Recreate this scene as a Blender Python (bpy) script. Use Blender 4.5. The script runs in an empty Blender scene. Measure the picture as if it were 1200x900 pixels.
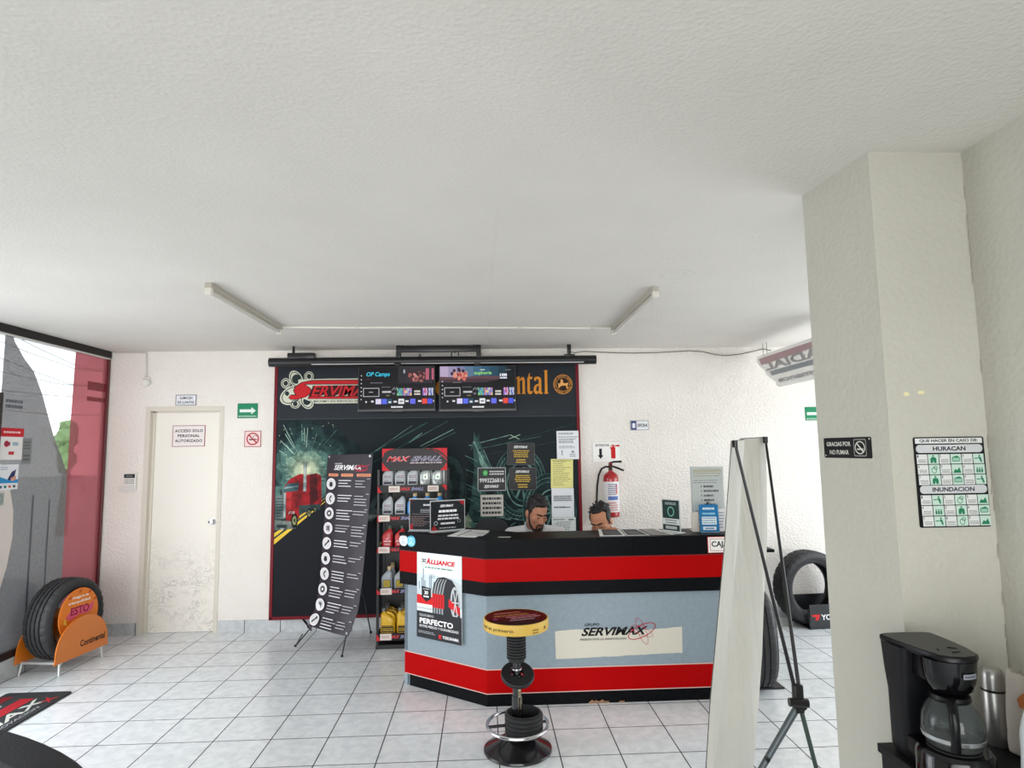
import bpy, bmesh, math, random
from mathutils import Vector, Matrix
random.seed(7)
SC = bpy.context.scene
COL = SC.collection
PI = math.pi

# ------------------------------------------------------------------ materials
def lin(c):
    return tuple((v/255/12.92 if v/255 <= .04045 else ((v/255+.055)/1.055)**2.4) for v in c)
MATS = {}
def mat(name, rgb=(200,200,200), rough=.5, metal=0, coat=0, emit=0, alpha=None, bump=None, spec=.5, mottle=None):
    """rgb in sRGB 0-255; bump=(scale,strength,detail); mottle=(scale, rgb2, lo, hi)"""
    if name in MATS: return MATS[name]
    m = bpy.data.materials.new(name); m.use_nodes = True
    nt = m.node_tree; b = nt.nodes['Principled BSDF']
    L = lin(rgb)
    b.inputs['Base Color'].default_value = (*L, 1)
    b.inputs['Roughness'].default_value = rough
    b.inputs['Metallic'].default_value = metal
    b.inputs['Specular IOR Level'].default_value = spec
    b.inputs['Coat Weight'].default_value = coat
    b.inputs['Coat Roughness'].default_value = .06
    if emit:
        b.inputs['Emission Color'].default_value = (*L, 1)
        b.inputs['Emission Strength'].default_value = emit
        b.inputs['Base Color'].default_value = (.004, .004, .004, 1); b.inputs['Specular IOR Level'].default_value = .12
    if bump or mottle:
        tc = nt.nodes.new('ShaderNodeTexCoord')
    if bump:
        n = nt.nodes.new('ShaderNodeTexNoise'); n.inputs['Scale'].default_value = bump[0]; n.inputs['Detail'].default_value = bump[2] if len(bump) > 2 else 3
        bp = nt.nodes.new('ShaderNodeBump'); bp.inputs['Strength'].default_value = bump[1]; bp.inputs['Distance'].default_value = .01
        nt.links.new(tc.outputs['Object'], n.inputs['Vector']); nt.links.new(n.outputs['Fac'], bp.inputs['Height']); nt.links.new(bp.outputs['Normal'], b.inputs['Normal'])
    if mottle:
        n = nt.nodes.new('ShaderNodeTexNoise'); n.inputs['Scale'].default_value = mottle[0]; n.inputs['Detail'].default_value = 5
        r = nt.nodes.new('ShaderNodeValToRGB')
        r.color_ramp.elements[0].position = mottle[2]; r.color_ramp.elements[1].position = mottle[3]
        r.color_ramp.elements[0].color = (*lin(mottle[1]), 1); r.color_ramp.elements[1].color = (*L, 1)
        nt.links.new(tc.outputs['Object'], n.inputs['Vector']); nt.links.new(n.outputs['Fac'], r.inputs['Fac']); nt.links.new(r.outputs['Color'], b.inputs['Base Color'])
    MATS[name] = m
    return m

def C(r, g, b, rough=.55):
    """a plain ink / paint colour"""
    return mat('ink_%d_%d_%d_%d' % (r, g, b, int(rough*100)), (r, g, b), rough, spec=.22)
def MT(r, g, b, rough=.6):
    """photographic print ink, slightly uneven"""
    return mat('print_%d_%d_%d' % (r, g, b), (r, g, b), rough, spec=.12, mottle=(13, (int(r*.62), int(g*.66), int(b*.68)), .36, .6))
def E(r, g, b, s=1.0):
    """a lit colour on a screen"""
    return mat('screen_%d_%d_%d' % (r, g, b), (r, g, b), .3, emit=s)

# ------------------------------------------------------------------ objects
def tag(o, label=None, cat=None, group=None, kind=None):
    if label: o['label'] = label
    if cat: o['category'] = cat
    if group: o['group'] = group
    if kind: o['kind'] = kind
    return o
def thing(name, label, cat, loc=(0,0,0), rz=0, group=None):
    o = bpy.data.objects.new(name, None); COL.objects.link(o)
    o.location = loc; o.rotation_euler = (0, 0, rz); o.empty_display_size = .05
    return tag(o, label, cat, group)
def kids(o): return list(o.children)
def copy_tree(o, parent=None):
    c = o.copy(); COL.objects.link(c)
    if parent is not None: c.parent = parent
    for ch in kids(o): copy_tree(ch, c)
    return c

class MB:
    """collects shapes; build() links them as ONE mesh object"""
    def __init__(s, o=(0,0,0)):
        s.v = []; s.f = []; s.m = []; s.mats = []; s.o = Vector(o)
    def mi(s, m):
        if m not in s.mats: s.mats.append(m)
        return s.mats.index(m)
    def add(s, verts, faces, m):
        k = len(s.v); i = s.mi(m)
        s.v += [tuple(Vector(p)-s.o) for p in verts]
        for f in faces:
            s.f.append([k+a for a in f]); s.m.append(i)
        return s
    def from_bm(s, bm, m, M=None):
        bm.verts.ensure_lookup_table(); bm.verts.index_update()
        vs = [(M @ v.co if M else v.co.copy()) for v in bm.verts]
        s.add(vs, [[v.index for v in f.verts] for f in bm.faces], m); bm.free(); return s
    def box(s, lo, hi, m, bevel=0, M=None, seg=2):
        bm = bmesh.new(); bmesh.ops.create_cube(bm, size=1)
        lo = Vector(lo); hi = Vector(hi); c = (lo+hi)/2; d = hi-lo
        for v in bm.verts: v.co = Vector((v.co.x*d.x, v.co.y*d.y, v.co.z*d.z))+c
        if bevel: bmesh.ops.bevel(bm, geom=bm.edges[:], offset=min(bevel, min(d)*.49), segments=seg, affect='EDGES', profile=.5)
        return s.from_bm(bm, m, M)
    def prism(s, poly, z0, z1, m, M=None):
        n = len(poly); vs = [(x, y, z0) for x, y in poly]+[(x, y, z1) for x, y in poly]
        fs = [list(range(n))[::-1], list(range(n, 2*n))]+[[i, (i+1) % n, n+(i+1) % n, n+i] for i in range(n)]
        if M: vs = [M @ Vector(v) for v in vs]
        return s.add(vs, fs, m)
    def lathe(s, prof, m, axis='z', n=48, c=(0,0,0), M=None, rfun=None, cap=False):
        """prof: (radius, height) list"""
        vs = []; fs = []; P = len(prof)
        for j in range(n):
            a = 2*PI*j/n
            for i, (r, h) in enumerate(prof):
                rr = rfun(i, j, r) if rfun else r
                x, y, z = rr*math.cos(a), rr*math.sin(a), h
                if axis == 'x': x, y, z = z, x, y
                elif axis == 'y': x, y, z = y, z, x
                v = Vector((x+c[0], y+c[1], z+c[2]))
                vs.append(M @ v if M else v)
        for j in range(n):
            k = (j+1) % n
            for i in range(P-1):
                fs.append([j*P+i, k*P+i, k*P+i+1, j*P+i+1])
        if cap:
            fs.append([j*P for j in range(n)][::-1]); fs.append([j*P+P-1 for j in range(n)])
        return s.add(vs, fs, m)
    def cyl(s, p0, p1, r0, m, r1=None, n=20):
        r1 = r0 if r1 is None else r1
        p0 = Vector(p0); p1 = Vector(p1); d = p1-p0; L = d.length
        M = Matrix.Translation(p0) @ d.to_track_quat('Z', 'Y').to_matrix().to_4x4()
        return s.lathe([(r0, 0), (r1, L)], m, n=n, M=M, cap=True)
    def tube(s, pts, r, m, n=8, closed=False):
        pts = [Vector(p) for p in pts]; N = len(pts); vs = []; fs = []
        up = None
        for i, p in enumerate(pts):
            a = pts[(i-1) % N] if (closed or i > 0) else p
            b = pts[(i+1) % N] if (closed or i < N-1) else p
            t = (b-a).normalized()
            if up is None:
                up = t.orthogonal().normalized()
            else:
                up = (up - t*up.dot(t)).normalized()
            w = t.cross(up)
            for k in range(n):
                an = 2*PI*k/n
                vs.append(p+(up*math.cos(an)+w*math.sin(an))*r)
        R = N if closed else N-1
        for i in range(R):
            for k in range(n):
                a = i*n+k; b = i*n+(k+1) % n; c2 = ((i+1) % N)*n
                fs.append([a, b, c2+(k+1) % n, c2+k])
        if not closed:
            fs.append(list(range(n))[::-1]); fs.append([(N-1)*n+k for k in range(n)])
        return s.add(vs, fs, m)
    def torus(s, c, R, r, m, axis='z', n=48, k=12, M=None):
        prof = [(R+r*math.cos(2*PI*i/k), r*math.sin(2*PI*i/k)) for i in range(k+1)]
        return s.lathe(prof, m, axis, n, c, M)
    def ell(s, c, rad, m, seg=20, M=None):
        bm = bmesh.new(); bmesh.ops.create_uvsphere(bm, u_segments=seg, v_segments=max(8, seg*2//3), radius=1)
        c = Vector(c)
        for v in bm.verts: v.co = Vector((v.co.x*rad[0], v.co.y*rad[1], v.co.z*rad[2]))
        MM = Matrix.Translation(c) @ (M.to_4x4() if M else Matrix.Identity(4))
        return s.from_bm(bm, m, MM)
    def build(s, name, parent=None, smooth=35, bevel=0):
        me = bpy.data.meshes.new(name); me.from_pydata(s.v, [], s.f)
        for m in s.mats: me.materials.append(m)
        me.polygons.foreach_set('material_index', s.m)
        if smooth:
            me.polygons.foreach_set('use_smooth', [True]*len(s.f))
            me.set_sharp_from_angle(angle=math.radians(smooth))
        me.update()
        o = bpy.data.objects.new(name, me); COL.objects.link(o)
        if parent is not None: o.parent = parent
        return o

# ------------------------------------------------------------------ lettering and flat prints
_GL = {}
def glyphs(txt, shear=0, bold=0, sp=1.0):
    key = (txt, shear, bold, sp)
    if key in _GL: return _GL[key]
    cu = bpy.data.curves.new('lettering', 'FONT'); cu.body = txt; cu.size = 1; cu.shear = shear; cu.offset = bold; cu.space_character = sp
    cu.resolution_u = 3; cu.fill_mode = 'FRONT'
    ob = bpy.data.objects.new('lettering', cu); COL.objects.link(ob)
    dg = bpy.context.evaluated_depsgraph_get(); ev = ob.evaluated_get(dg); me = ev.to_mesh()
    V = [(v.co.x, v.co.y) for v in me.vertices]; F = [list(p.vertices) for p in me.polygons]
    ev.to_mesh_clear(); bpy.data.objects.remove(ob); bpy.data.curves.remove(cu)
    xs = [p[0] for p in V]; ys = [p[1] for p in V]
    bb = (min(xs), min(ys), max(xs), max(ys))
    _GL[key] = (V, F, bb); return _GL[key]

class Print:
    """flat artwork in its own 2-D metres, laid on a surface by fn(x, y, height)"""
    def __init__(s, fn, step=.00006):
        s.fn = fn; s.mb = MB(); s.h = 0; s.step = step; s.hold = False
    def _p(s, V, F, m):
        if not s.hold: s.h += s.step
        s.mb.add([s.fn(x, y, s.h) for x, y in V], F, m); return s
    def poly(s, pts, m): return s._p(pts, [list(range(len(pts)))], m)
    def rect(s, x0, y0, x1, y1, m, nx=1, ny=1):
        if nx == 1 and ny == 1: return s.poly([(x0, y0), (x1, y0), (x1, y1), (x0, y1)], m)
        V = [(x0+(x1-x0)*i/nx, y0+(y1-y0)*j/ny) for j in range(ny+1) for i in range(nx+1)]
        F = [[j*(nx+1)+i, j*(nx+1)+i+1, (j+1)*(nx+1)+i+1, (j+1)*(nx+1)+i] for j in range(ny) for i in range(nx)]
        return s._p(V, F, m)
    def rrect(s, x0, y0, x1, y1, r, m, k=5):
        P = []
        for cx, cy, a in ((x1-r, y0+r, -90), (x1-r, y1-r, 0), (x0+r, y1-r, 90), (x0+r, y0+r, 180)):
            for i in range(k+1):
                t = math.radians(a+90*i/k); P.append((cx+r*math.cos(t), cy+r*math.sin(t)))
        return s.poly(P, m)
    def disc(s, cx, cy, rx, ry, m, rot=0, n=28):
        c, d = math.cos(rot), math.sin(rot)
        return s.poly([(cx+rx*math.cos(t)*c-ry*math.sin(t)*d, cy+rx*math.cos(t)*d+ry*math.sin(t)*c) for t in [2*PI*i/n for i in range(n)]], m)
    def ring(s, cx, cy, rx, ry, w, m, rot=0, a0=0, a1=360, n=36):
        c, d = math.cos(rot), math.sin(rot); V = []; F = []
        for i in range(n+1):
            t = math.radians(a0+(a1-a0)*i/n)
            for q in (0, 1):
                X = (rx-w*q)*math.cos(t); Y = (ry-w*q)*math.sin(t)
                V.append((cx+X*c-Y*d, cy+X*d+Y*c))
        for i in range(n): F.append([2*i, 2*i+2, 2*i+3, 2*i+1])
        return s._p(V, F, m)
    def line(s, pts, w, m):
        V = []; F = []
        for (x0, y0), (x1, y1) in zip(pts[:-1], pts[1:]):
            L = math.hypot(x1-x0, y1-y0) or 1e-6; nx, ny = -(y1-y0)/L*w/2, (x1-x0)/L*w/2; k = len(V)
            V += [(x0+nx, y0+ny), (x0-nx, y0-ny), (x1-nx, y1-ny), (x1+nx, y1+ny)]; F.append([k, k+1, k+2, k+3])
        return s._p(V, F, m)
    def text(s, t, x0, y0, x1, y1, m, shear=0, bold=0.0, rot=0, sp=1.0, mirror=False):
        """lettering stretched to fill the box x0..x1, y0..y1 (rot about the box centre)"""
        V, F, bb = glyphs(t, shear, bold, sp); cx, cy = (x0+x1)/2, (y0+y1)/2; c, d = math.cos(rot), math.sin(rot); P = []
        for x, y in V:
            X = ((x-bb[0])/(bb[2]-bb[0])-.5)*(x1-x0); Y = ((y-bb[1])/(bb[3]-bb[1])-.5)*(y1-y0)
            if mirror: X = -X
            P.append((cx+X*c-Y*d, cy+X*d+Y*c))
        return s._p(P, F, m)
    def lines(s, x0, y0, x1, y1, n, m, fill=.45, seed=0, ragged=.25, center=False):
        """n rows of print too fine to read"""
        R = random.Random(seed); V = []; F = []; h = (y1-y0)/n
        for i in range(n):
            yy = y1-(i+.5)*h; x = x0; xe = x0+(x1-x0)*(1-ragged*R.random())
            if center: sh = (x1-xe)/2; x += sh; xe += sh
            while x < xe-1e-5:
                w = min(xe-x, (x1-x0)*R.uniform(.06, .2)); k = len(V)
                V += [(x, yy-h*fill/2), (x+w, yy-h*fill/2), (x+w, yy+h*fill/2), (x, yy+h*fill/2)]; F.append([k, k+1, k+2, k+3]); x += w+(x1-x0)*.025
        return s._p(V, F, m)
    def build(s, name, parent=None):
        return s.mb.build(name, parent, smooth=0)

def plane_fn(o, xd, yd, lift=0.0):
    o = Vector(o); xd = Vector(xd).normalized(); yd = Vector(yd).normalized(); n = xd.cross(yd).normalized()
    return lambda x, y, h: o+xd*x+yd*y+n*(h+lift)

def panel(name, label, cat, o, xd, yd, w, h, base, t=.004, group=None, r=0, parent=None):
    """a flat sign: body of real thickness standing off its surface, artwork on its face; origin at its centre. returns Print (call .done())"""
    o = Vector(o); xd = Vector(xd).normalized(); yd = Vector(yd).normalized(); n = xd.cross(yd).normalized()
    pr = Print(plane_fn((0,0,0), xd, yd, t))
    M = Matrix((( *xd, 0), (*yd, 0), (*n, 0), (0,0,0,1))).transposed()
    if r:
        P = []
        for cx, cy, a in ((w/2-r, -h/2+r, -90), (w/2-r, h/2-r, 0), (-w/2+r, h/2-r, 90), (-w/2+r, -h/2+r, 180)):
            for i in range(5):
                tt = math.radians(a+90*i/4); P.append((cx+r*math.cos(tt), cy+r*math.sin(tt)))
    else: P = [(-w/2, -h/2), (w/2, -h/2), (w/2, h/2), (-w/2, h/2)]
    pr.mb.prism(P, 0, t, base, M)
    def done():
        ob = pr.build(name, parent); ob.location = o
        if cat: tag(ob, label, cat, group)
        return ob
    pr.done = done
    return pr

XR, ZU = (1,0,0), (0,0,1)
BLACK = C(18,18,20); WHITE = C(238,238,236); RED = C(190,22,26)
def remeshed(mb, name, parent, voxel, m, smooth_it=3, noise=0):
    """union of overlapping shapes -> ONE continuous surface"""
    o = mb.build('shape', None, smooth=0)
    md = o.modifiers.new('r', 'REMESH'); md.mode = 'VOXEL'; md.voxel_size = voxel
    sm = o.modifiers.new('s', 'SMOOTH'); sm.iterations = smooth_it; sm.factor = .5
    dg = bpy.context.evaluated_depsgraph_get(); me = bpy.data.meshes.new_from_object(o.evaluated_get(dg))
    old = o.data; bpy.data.objects.remove(o); bpy.data.meshes.remove(old)
    me.name = name; me.materials.clear(); me.materials.append(m)
    me.polygons.foreach_set('material_index', [0]*len(me.polygons)); me.polygons.foreach_set('use_smooth', [True]*len(me.polygons))
    if noise:
        R = random.Random(3)
        for v in me.vertices: v.co += v.normal*R.uniform(-noise, noise)
    ob = bpy.data.objects.new(name, me); COL.objects.link(ob); ob.parent = parent
    return ob
EXPOSURE = 1.42
SKY = 1.0
L_FRONT, L_RIGHT, L_LEFT = 21, 23, 15
# ------------------------------------------------------------------ camera
F_, P_, Y_, R_, H_ = .7342, .1046, .0453, -.0149, 1.6541
cp, sp_, cy_, sy_, cr, sr = math.cos(P_), math.sin(P_), math.cos(Y_), math.sin(Y_), math.cos(R_), math.sin(R_)
fwd = Vector((sy_*cp, cy_*cp, sp_)); rt = Vector((cy_, -sy_, 0)); up = rt.cross(fwd)
r2 = rt*cr+up*sr; u2 = -rt*sr+up*cr
cam = bpy.data.cameras.new('camera'); co = bpy.data.objects.new('camera', cam); COL.objects.link(co)
M = Matrix.Identity(4)
for i in range(3): M[i][0] = r2[i]; M[i][1] = u2[i]; M[i][2] = -fwd[i]
M[2][3] = H_
co.matrix_world = M
cam.sensor_fit = 'HORIZONTAL'; cam.sensor_width = 36; cam.lens = F_*1000/1200*36; cam.clip_start = .02
SC.camera = co
SC.view_settings.view_transform = 'Standard'; SC.view_settings.look = 'None'; SC.view_settings.gamma = 1; SC.view_settings.exposure = EXPOSURE
SC.view_settings.use_curve_mapping = False
SC.cycles.use_denoising = True
SC.cycles.max_bounces = 10; SC.cycles.diffuse_bounces = 6; SC.cycles.transparent_max_bounces = 12
SC.cycles.sample_clamp_indirect = 6

# ------------------------------------------------------------------ daylight
w = bpy.data.worlds.new('sky'); SC.world = w; w.use_nodes = True
nt = w.node_tree; bg = nt.nodes['Background']
tc = nt.nodes.new('ShaderNodeTexCoord'); sx = nt.nodes.new('ShaderNodeSeparateXYZ'); ra = nt.nodes.new('ShaderNodeValToRGB')
ra.color_ramp.elements[0].position = .0; ra.color_ramp.elements[0].color = (.93,.96,1,1)
ra.color_ramp.elements[1].position = .7; ra.color_ramp.elements[1].color = (.70,.84,1,1)
nt.links.new(tc.outputs['Generated'], sx.inputs[0]); nt.links.new(sx.outputs['Z'], ra.inputs['Fac']); nt.links.new(ra.outputs['Color'], bg.inputs['Color'])
bg.inputs['Strength'].default_value = SKY
def daylight(name, loc, size, rot, power, col=(1,1,1), spread=PI):
    l = bpy.data.lights.new(name, 'AREA'); l.shape = 'RECTANGLE'; l.size, l.size_y = size; l.energy = power; l.color = col; l.spread = spread
    o = bpy.data.objects.new(name, l); COL.objects.link(o); o.location = loc; o.rotation_euler = rot; return o
# daylight through the open shop front, the glazed right side and the entrance on the left
daylight('daylight_shopfront', (-.6, -2.05, 1.25), (4.2, 2.2), (PI/2, 0, 0), L_FRONT, (1, .985, .95), math.radians(105))
daylight('daylight_side_glazing', (4.5, 4.2, 1.3), (3.0, 2.2), (PI/2+.4, 0, PI/2), L_RIGHT, (.93, .97, 1))
daylight('daylight_entrance', (-3.52, 3.35, .95), (1.8, 1.7), (PI/2, 0, -PI/2+.5), L_LEFT, (.97, .985, 1))

# ------------------------------------------------------------------ setting
def tiles(name, rgb, rgb2, rough):
    m = bpy.data.materials.new(name); m.use_nodes = True; nt = m.node_tree; b = nt.nodes['Principled BSDF']
    N = nt.nodes.new; Lk = nt.links.new
    tc = N('ShaderNodeTexCoord'); sx = N('ShaderNodeSeparateXYZ'); Lk(tc.outputs['Object'], sx.inputs[0])
    def edge(sock, o, half):
        a = N('ShaderNodeMath'); a.operation = 'SUBTRACT'; a.inputs[1].default_value = o; Lk(sock, a.inputs[0])
        d = N('ShaderNodeMath'); d.operation = 'DIVIDE'; d.inputs[1].default_value = .33; Lk(a.outputs[0], d.inputs[0])
        f = N('ShaderNodeMath'); f.operation = 'FRACT'; Lk(d.outputs[0], f.inputs[0])
        s = N('ShaderNodeMath'); s.operation = 'SUBTRACT'; s.inputs[1].default_value = .5; Lk(f.outputs[0], s.inputs[0])
        q = N('ShaderNodeMath'); q.operation = 'ABSOLUTE'; Lk(s.outputs[0], q.inputs[0])
        g = N('ShaderNodeMath'); g.operation = 'GREATER_THAN'; g.inputs[1].default_value = .5-half/.33; Lk(q.outputs[0], g.inputs[0])
        return g
    gx = edge(sx.outputs['X'], -3.2365, .0034); gy = edge(sx.outputs['Y'], 6.2067, .0034)
    mx = N('ShaderNodeMath'); mx.operation = 'MAXIMUM'; Lk(gx.outputs[0], mx.inputs[0]); Lk(gy.outputs[0], mx.inputs[1])
    n = N('ShaderNodeTexNoise'); n.inputs['Scale'].default_value = 16; n.inputs['Detail'].default_value = 7; n.inputs['Distortion'].default_value = .6; Lk(tc.outputs['Object'], n.inputs['Vector'])
    r = N('ShaderNodeValToRGB'); r.color_ramp.elements[0].position = .34; r.color_ramp.elements[1].position = .62
    r.color_ramp.elements[0].color = (*lin(rgb2), 1); r.color_ramp.elements[1].color = (*lin(rgb), 1); Lk(n.outputs['Fac'], r.inputs['Fac'])
    mix = N('ShaderNodeMixRGB'); Lk(mx.outputs[0], mix.inputs['Fac']); Lk(r.outputs['Color'], mix.inputs[1]); mix.inputs[2].default_value = (*lin((52,52,56)), 1)
    Lk(mix.outputs[0], b.inputs['Base Color'])
    rr = N('ShaderNodeMapRange'); rr.inputs['To Min'].default_value = rough; rr.inputs['To Max'].default_value = .85; Lk(mx.outputs[0], rr.inputs['Value']); Lk(rr.outputs[0], b.inputs['Roughness'])
    return m
TILE = tiles('floor_tile', (232,235,236), (216,220,222), .22)
SKIRT = tiles('skirting_tile', (196,199,200), (178,181,183), .3)
def plaster(name, rgb, scale, strength, rgb2):
    m = mat(name, rgb, .75, mottle=(2.2, rgb2, .3, .7)); nt = m.node_tree; b = nt.nodes['Principled BSDF']
    tc = nt.nodes['Texture Coordinate']; n = nt.nodes.new('ShaderNodeTexNoise'); n.inputs['Scale'].default_value = scale; n.inputs['Detail'].default_value = 4; n.inputs['Roughness'].default_value = .6
    v = nt.nodes.new('ShaderNodeTexVoronoi'); v.inputs['Scale'].default_value = scale*.8
    ad = nt.nodes.new('ShaderNodeMath'); ad.operation = 'ADD'
    bp = nt.nodes.new('ShaderNodeBump'); bp.inputs['Strength'].default_value = strength; bp.inputs['Distance'].default_value = .012
    nt.links.new(tc.outputs['Object'], n.inputs['Vector']); nt.links.new(tc.outputs['Object'], v.inputs['Vector'])
    nt.links.new(n.outputs['Fac'], ad.inputs[0]); nt.links.new(v.outputs['Distance'], ad.inputs[1]); nt.links.new(ad.outputs[0], bp.inputs['Height']); nt.links.new(bp.outputs['Normal'], b.inputs['Normal'])
    return m
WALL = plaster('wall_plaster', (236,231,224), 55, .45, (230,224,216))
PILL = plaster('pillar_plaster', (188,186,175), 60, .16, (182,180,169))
CEIL = plaster('ceiling_plaster', (218,214,207), 85, .16, (213,209,202))
def struct(o): return tag(o, kind='structure')
YB = 6.147
struct(MB().box((-3.66,-2.3,-.12), (4.75,6.35,0), TILE).build('floor', smooth=0))
cl = struct(MB().box((-3.66,-2.3,2.65), (4.75,6.35,2.8), CEIL).build('ceiling', smooth=0))
mb = MB()
R = random.Random(5); pts = [(.062-.0085*(y-2.4)+R.uniform(-.006,.006), y, 2.6515) for y in [2.5+.12*i for i in range(29)]]
mb.tube(pts, .004, CEIL, 6); mb.build('seam', cl)
pr = Print(lambda x, y, h: Vector((1.13+x, 3.5+y, 2.6498-h))); pr.ring(0,0,.10,.10,.012,C(206,203,196)); pr.ring(0,0,.05,.05,.008,C(206,203,196)); pr.build('patch', cl)
mb = MB()
mb.box((-3.66,YB,0), (-3.195,YB+.15,2.65), WALL).box((-2.515,YB,0), (4.75,YB+.15,2.65), WALL).box((-3.195,YB,2.09), (-2.515,YB+.15,2.65), WALL)
struct(mb.build('wall_back', smooth=0))
mb = MB()
mb.box((-3.545,YB-.014,0), (-3.225,YB,.112), SKIRT).box((-2.49,YB-.014,0), (4.6,YB,.112), SKIRT)
struct(mb.build('baseboard_back', smooth=0))
# door leaf in its recess
DOORW = mat('door_paint', (233,228,217), .5, mottle=(3, (228,222,210), .3, .7)); FRW = C(214,207,194)
d1 = struct(thing('door_1', None, None, (-2.855, 6.2, 0)))
def scuffed():
    m = mat('door_leaf_paint', (234,229,219), .5); nt = m.node_tree; b = nt.nodes['Principled BSDF']; N = nt.nodes.new; Lk = nt.links.new
    tc = N('ShaderNodeTexCoord'); mp = N('ShaderNodeMapping'); mp.inputs['Scale'].default_value = (7,7,9); mp.inputs['Rotation'].default_value = (.4,.7,.3)
    n = N('ShaderNodeTexNoise'); n.inputs['Scale'].default_value = 1; n.inputs['Detail'].default_value = 8; n.inputs['Distortion'].default_value = 2.2; n.inputs['Roughness'].default_value = .7
    Lk(tc.outputs['Object'], mp.inputs[0]); Lk(mp.outputs[0], n.inputs['Vector'])
    a = N('ShaderNodeMath'); a.operation = 'SUBTRACT'; a.inputs[1].default_value = .5; Lk(n.outputs['Fac'], a.inputs[0])
    q = N('ShaderNodeMath'); q.operation = 'ABSOLUTE'; Lk(a.outputs[0], q.inputs[0])
    l = N('ShaderNodeMapRange'); l.inputs['From Min'].default_value = .0; l.inputs['From Max'].default_value = .03; l.inputs['To Min'].default_value = .8; l.inputs['To Max'].default_value = 0; Lk(q.outputs[0], l.inputs['Value'])
    n2 = N('ShaderNodeTexNoise'); n2.inputs['Scale'].default_value = 5; Lk(tc.outputs['Object'], n2.inputs['Vector'])
    r2_ = N('ShaderNodeMapRange'); r2_.inputs['From Min'].default_value = .36; r2_.inputs['From Max'].default_value = .6; Lk(n2.outputs['Fac'], r2_.inputs['Value'])
    sx = N('ShaderNodeSeparateXYZ'); Lk(tc.outputs['Object'], sx.inputs[0])
    z = N('ShaderNodeMapRange'); z.inputs['From Min'].default_value = .95; z.inputs['From Max'].default_value = .45; Lk(sx.outputs['Z'], z.inputs['Value'])
    m1 = N('ShaderNodeMath'); m1.operation = 'MULTIPLY'; Lk(l.outputs[0], m1.inputs[0]); Lk(z.outputs[0], m1.inputs[1])
    m2 = N('ShaderNodeMath'); m2.operation = 'MULTIPLY'; Lk(m1.outputs[0], m2.inputs[0]); Lk(r2_.outputs[0], m2.inputs[1])
    mx = N('ShaderNodeMixRGB'); mx.inputs[1].default_value = (*lin((234,229,219)),1); mx.inputs[2].default_value = (*lin((140,138,134)),1); Lk(m2.outputs[0], mx.inputs['Fac']); Lk(mx.outputs[0], b.inputs['Base Color'])
    return m
MB((-2.855,6.2,0)).box((-3.165,6.2,.006), (-2.54,6.24,2.06), scuffed(), .003).build('leaf', d1, 0)
mb = MB((-2.855,6.2,0))
mb.box((-3.235,YB-.006,0), (-3.19,6.215,2.072), FRW, .003).box((-3.19,6.19,0), (-3.165,6.26,2.09), FRW).box((-2.54,YB-.006,0), (-2.5,6.26,2.072), FRW, .003).box((-3.235,YB-.006,2.072), (-2.5,6.215,2.115), FRW, .003)
mb.box((-3.19,6.19,2.06), (-2.52,6.26,2.09), FRW)
mb.build('door_frame', d1, 0)
CHROME = mat('chrome', (205,205,208), .18, metal=1)
mb = MB((-2.855,6.2,0)); mb.lathe([(0,-.001),(.032,-.001),(.034,-.008),(.014,-.012),(.012,-.03),(.026,-.036),(.03,-.05),(.024,-.062),(0,-.066)], CHROME, 'y', 24, (-2.59,6.2,1.02)); mb.build('door_handle', d1)

# pillar and the partition that runs back past the camera
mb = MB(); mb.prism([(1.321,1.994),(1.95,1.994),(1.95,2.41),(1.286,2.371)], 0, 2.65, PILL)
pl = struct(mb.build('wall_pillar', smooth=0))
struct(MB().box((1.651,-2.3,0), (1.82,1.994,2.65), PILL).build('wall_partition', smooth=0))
CRK = C(160,152,138)
mb = MB(); R = random.Random(2); x = 1.649
pts = []
for i in range(40):
    z = 2.63-i*.05; pts.append((1.6495, 1.9925-.0, z))
for a in range(0, 40, 1):
    if R.random() < (.75 if a < 9 or a > 18 else .2): mb.tube([pts[a], (1.6495-R.uniform(0,.004), 1.9925, pts[a][2]-.045)], .0012, CRK, 5)
mb.build('crack', pl, 0)
mb = MB(); YS = C(222,214,170)
pr = Print(plane_fn((1.388,1.994,1.817), XR, ZU, .0005)); pr.disc(0,0,.010,.007,YS); pr.disc(.05,.005,.012,.006,YS); pr.build('stain', pl)

# side and rear enclosure
struct(MB().box((1.82,2.2,0), (4.75,2.36,2.65), WALL).build('wall_return', smooth=0))
mb = MB(); mb.box((4.6,2.3,0), (4.75,2.6,2.65), WALL).box((4.6,5.8,0), (4.75,6.15,2.65), WALL).box((4.6,2.6,2.45), (4.75,5.8,2.65), WALL).box((4.6,2.6,0), (4.75,5.8,.12), WALL)
struct(mb.build('wall_right', smooth=0))
mb = MB(); mb.box((-3.66,-2.3,0), (-2.9,-2.15,2.65), WALL).box((1.5,-2.3,0), (1.66,-2.15,2.65), WALL).box((-2.9,-2.3,2.4), (1.5,-2.15,2.65), WALL)
struct(mb.build('wall_front', smooth=0))
struct(MB().box((-3.66,-2.15,0), (-3.53,2.0,2.65), WALL).build('wall_left', smooth=0))

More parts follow.
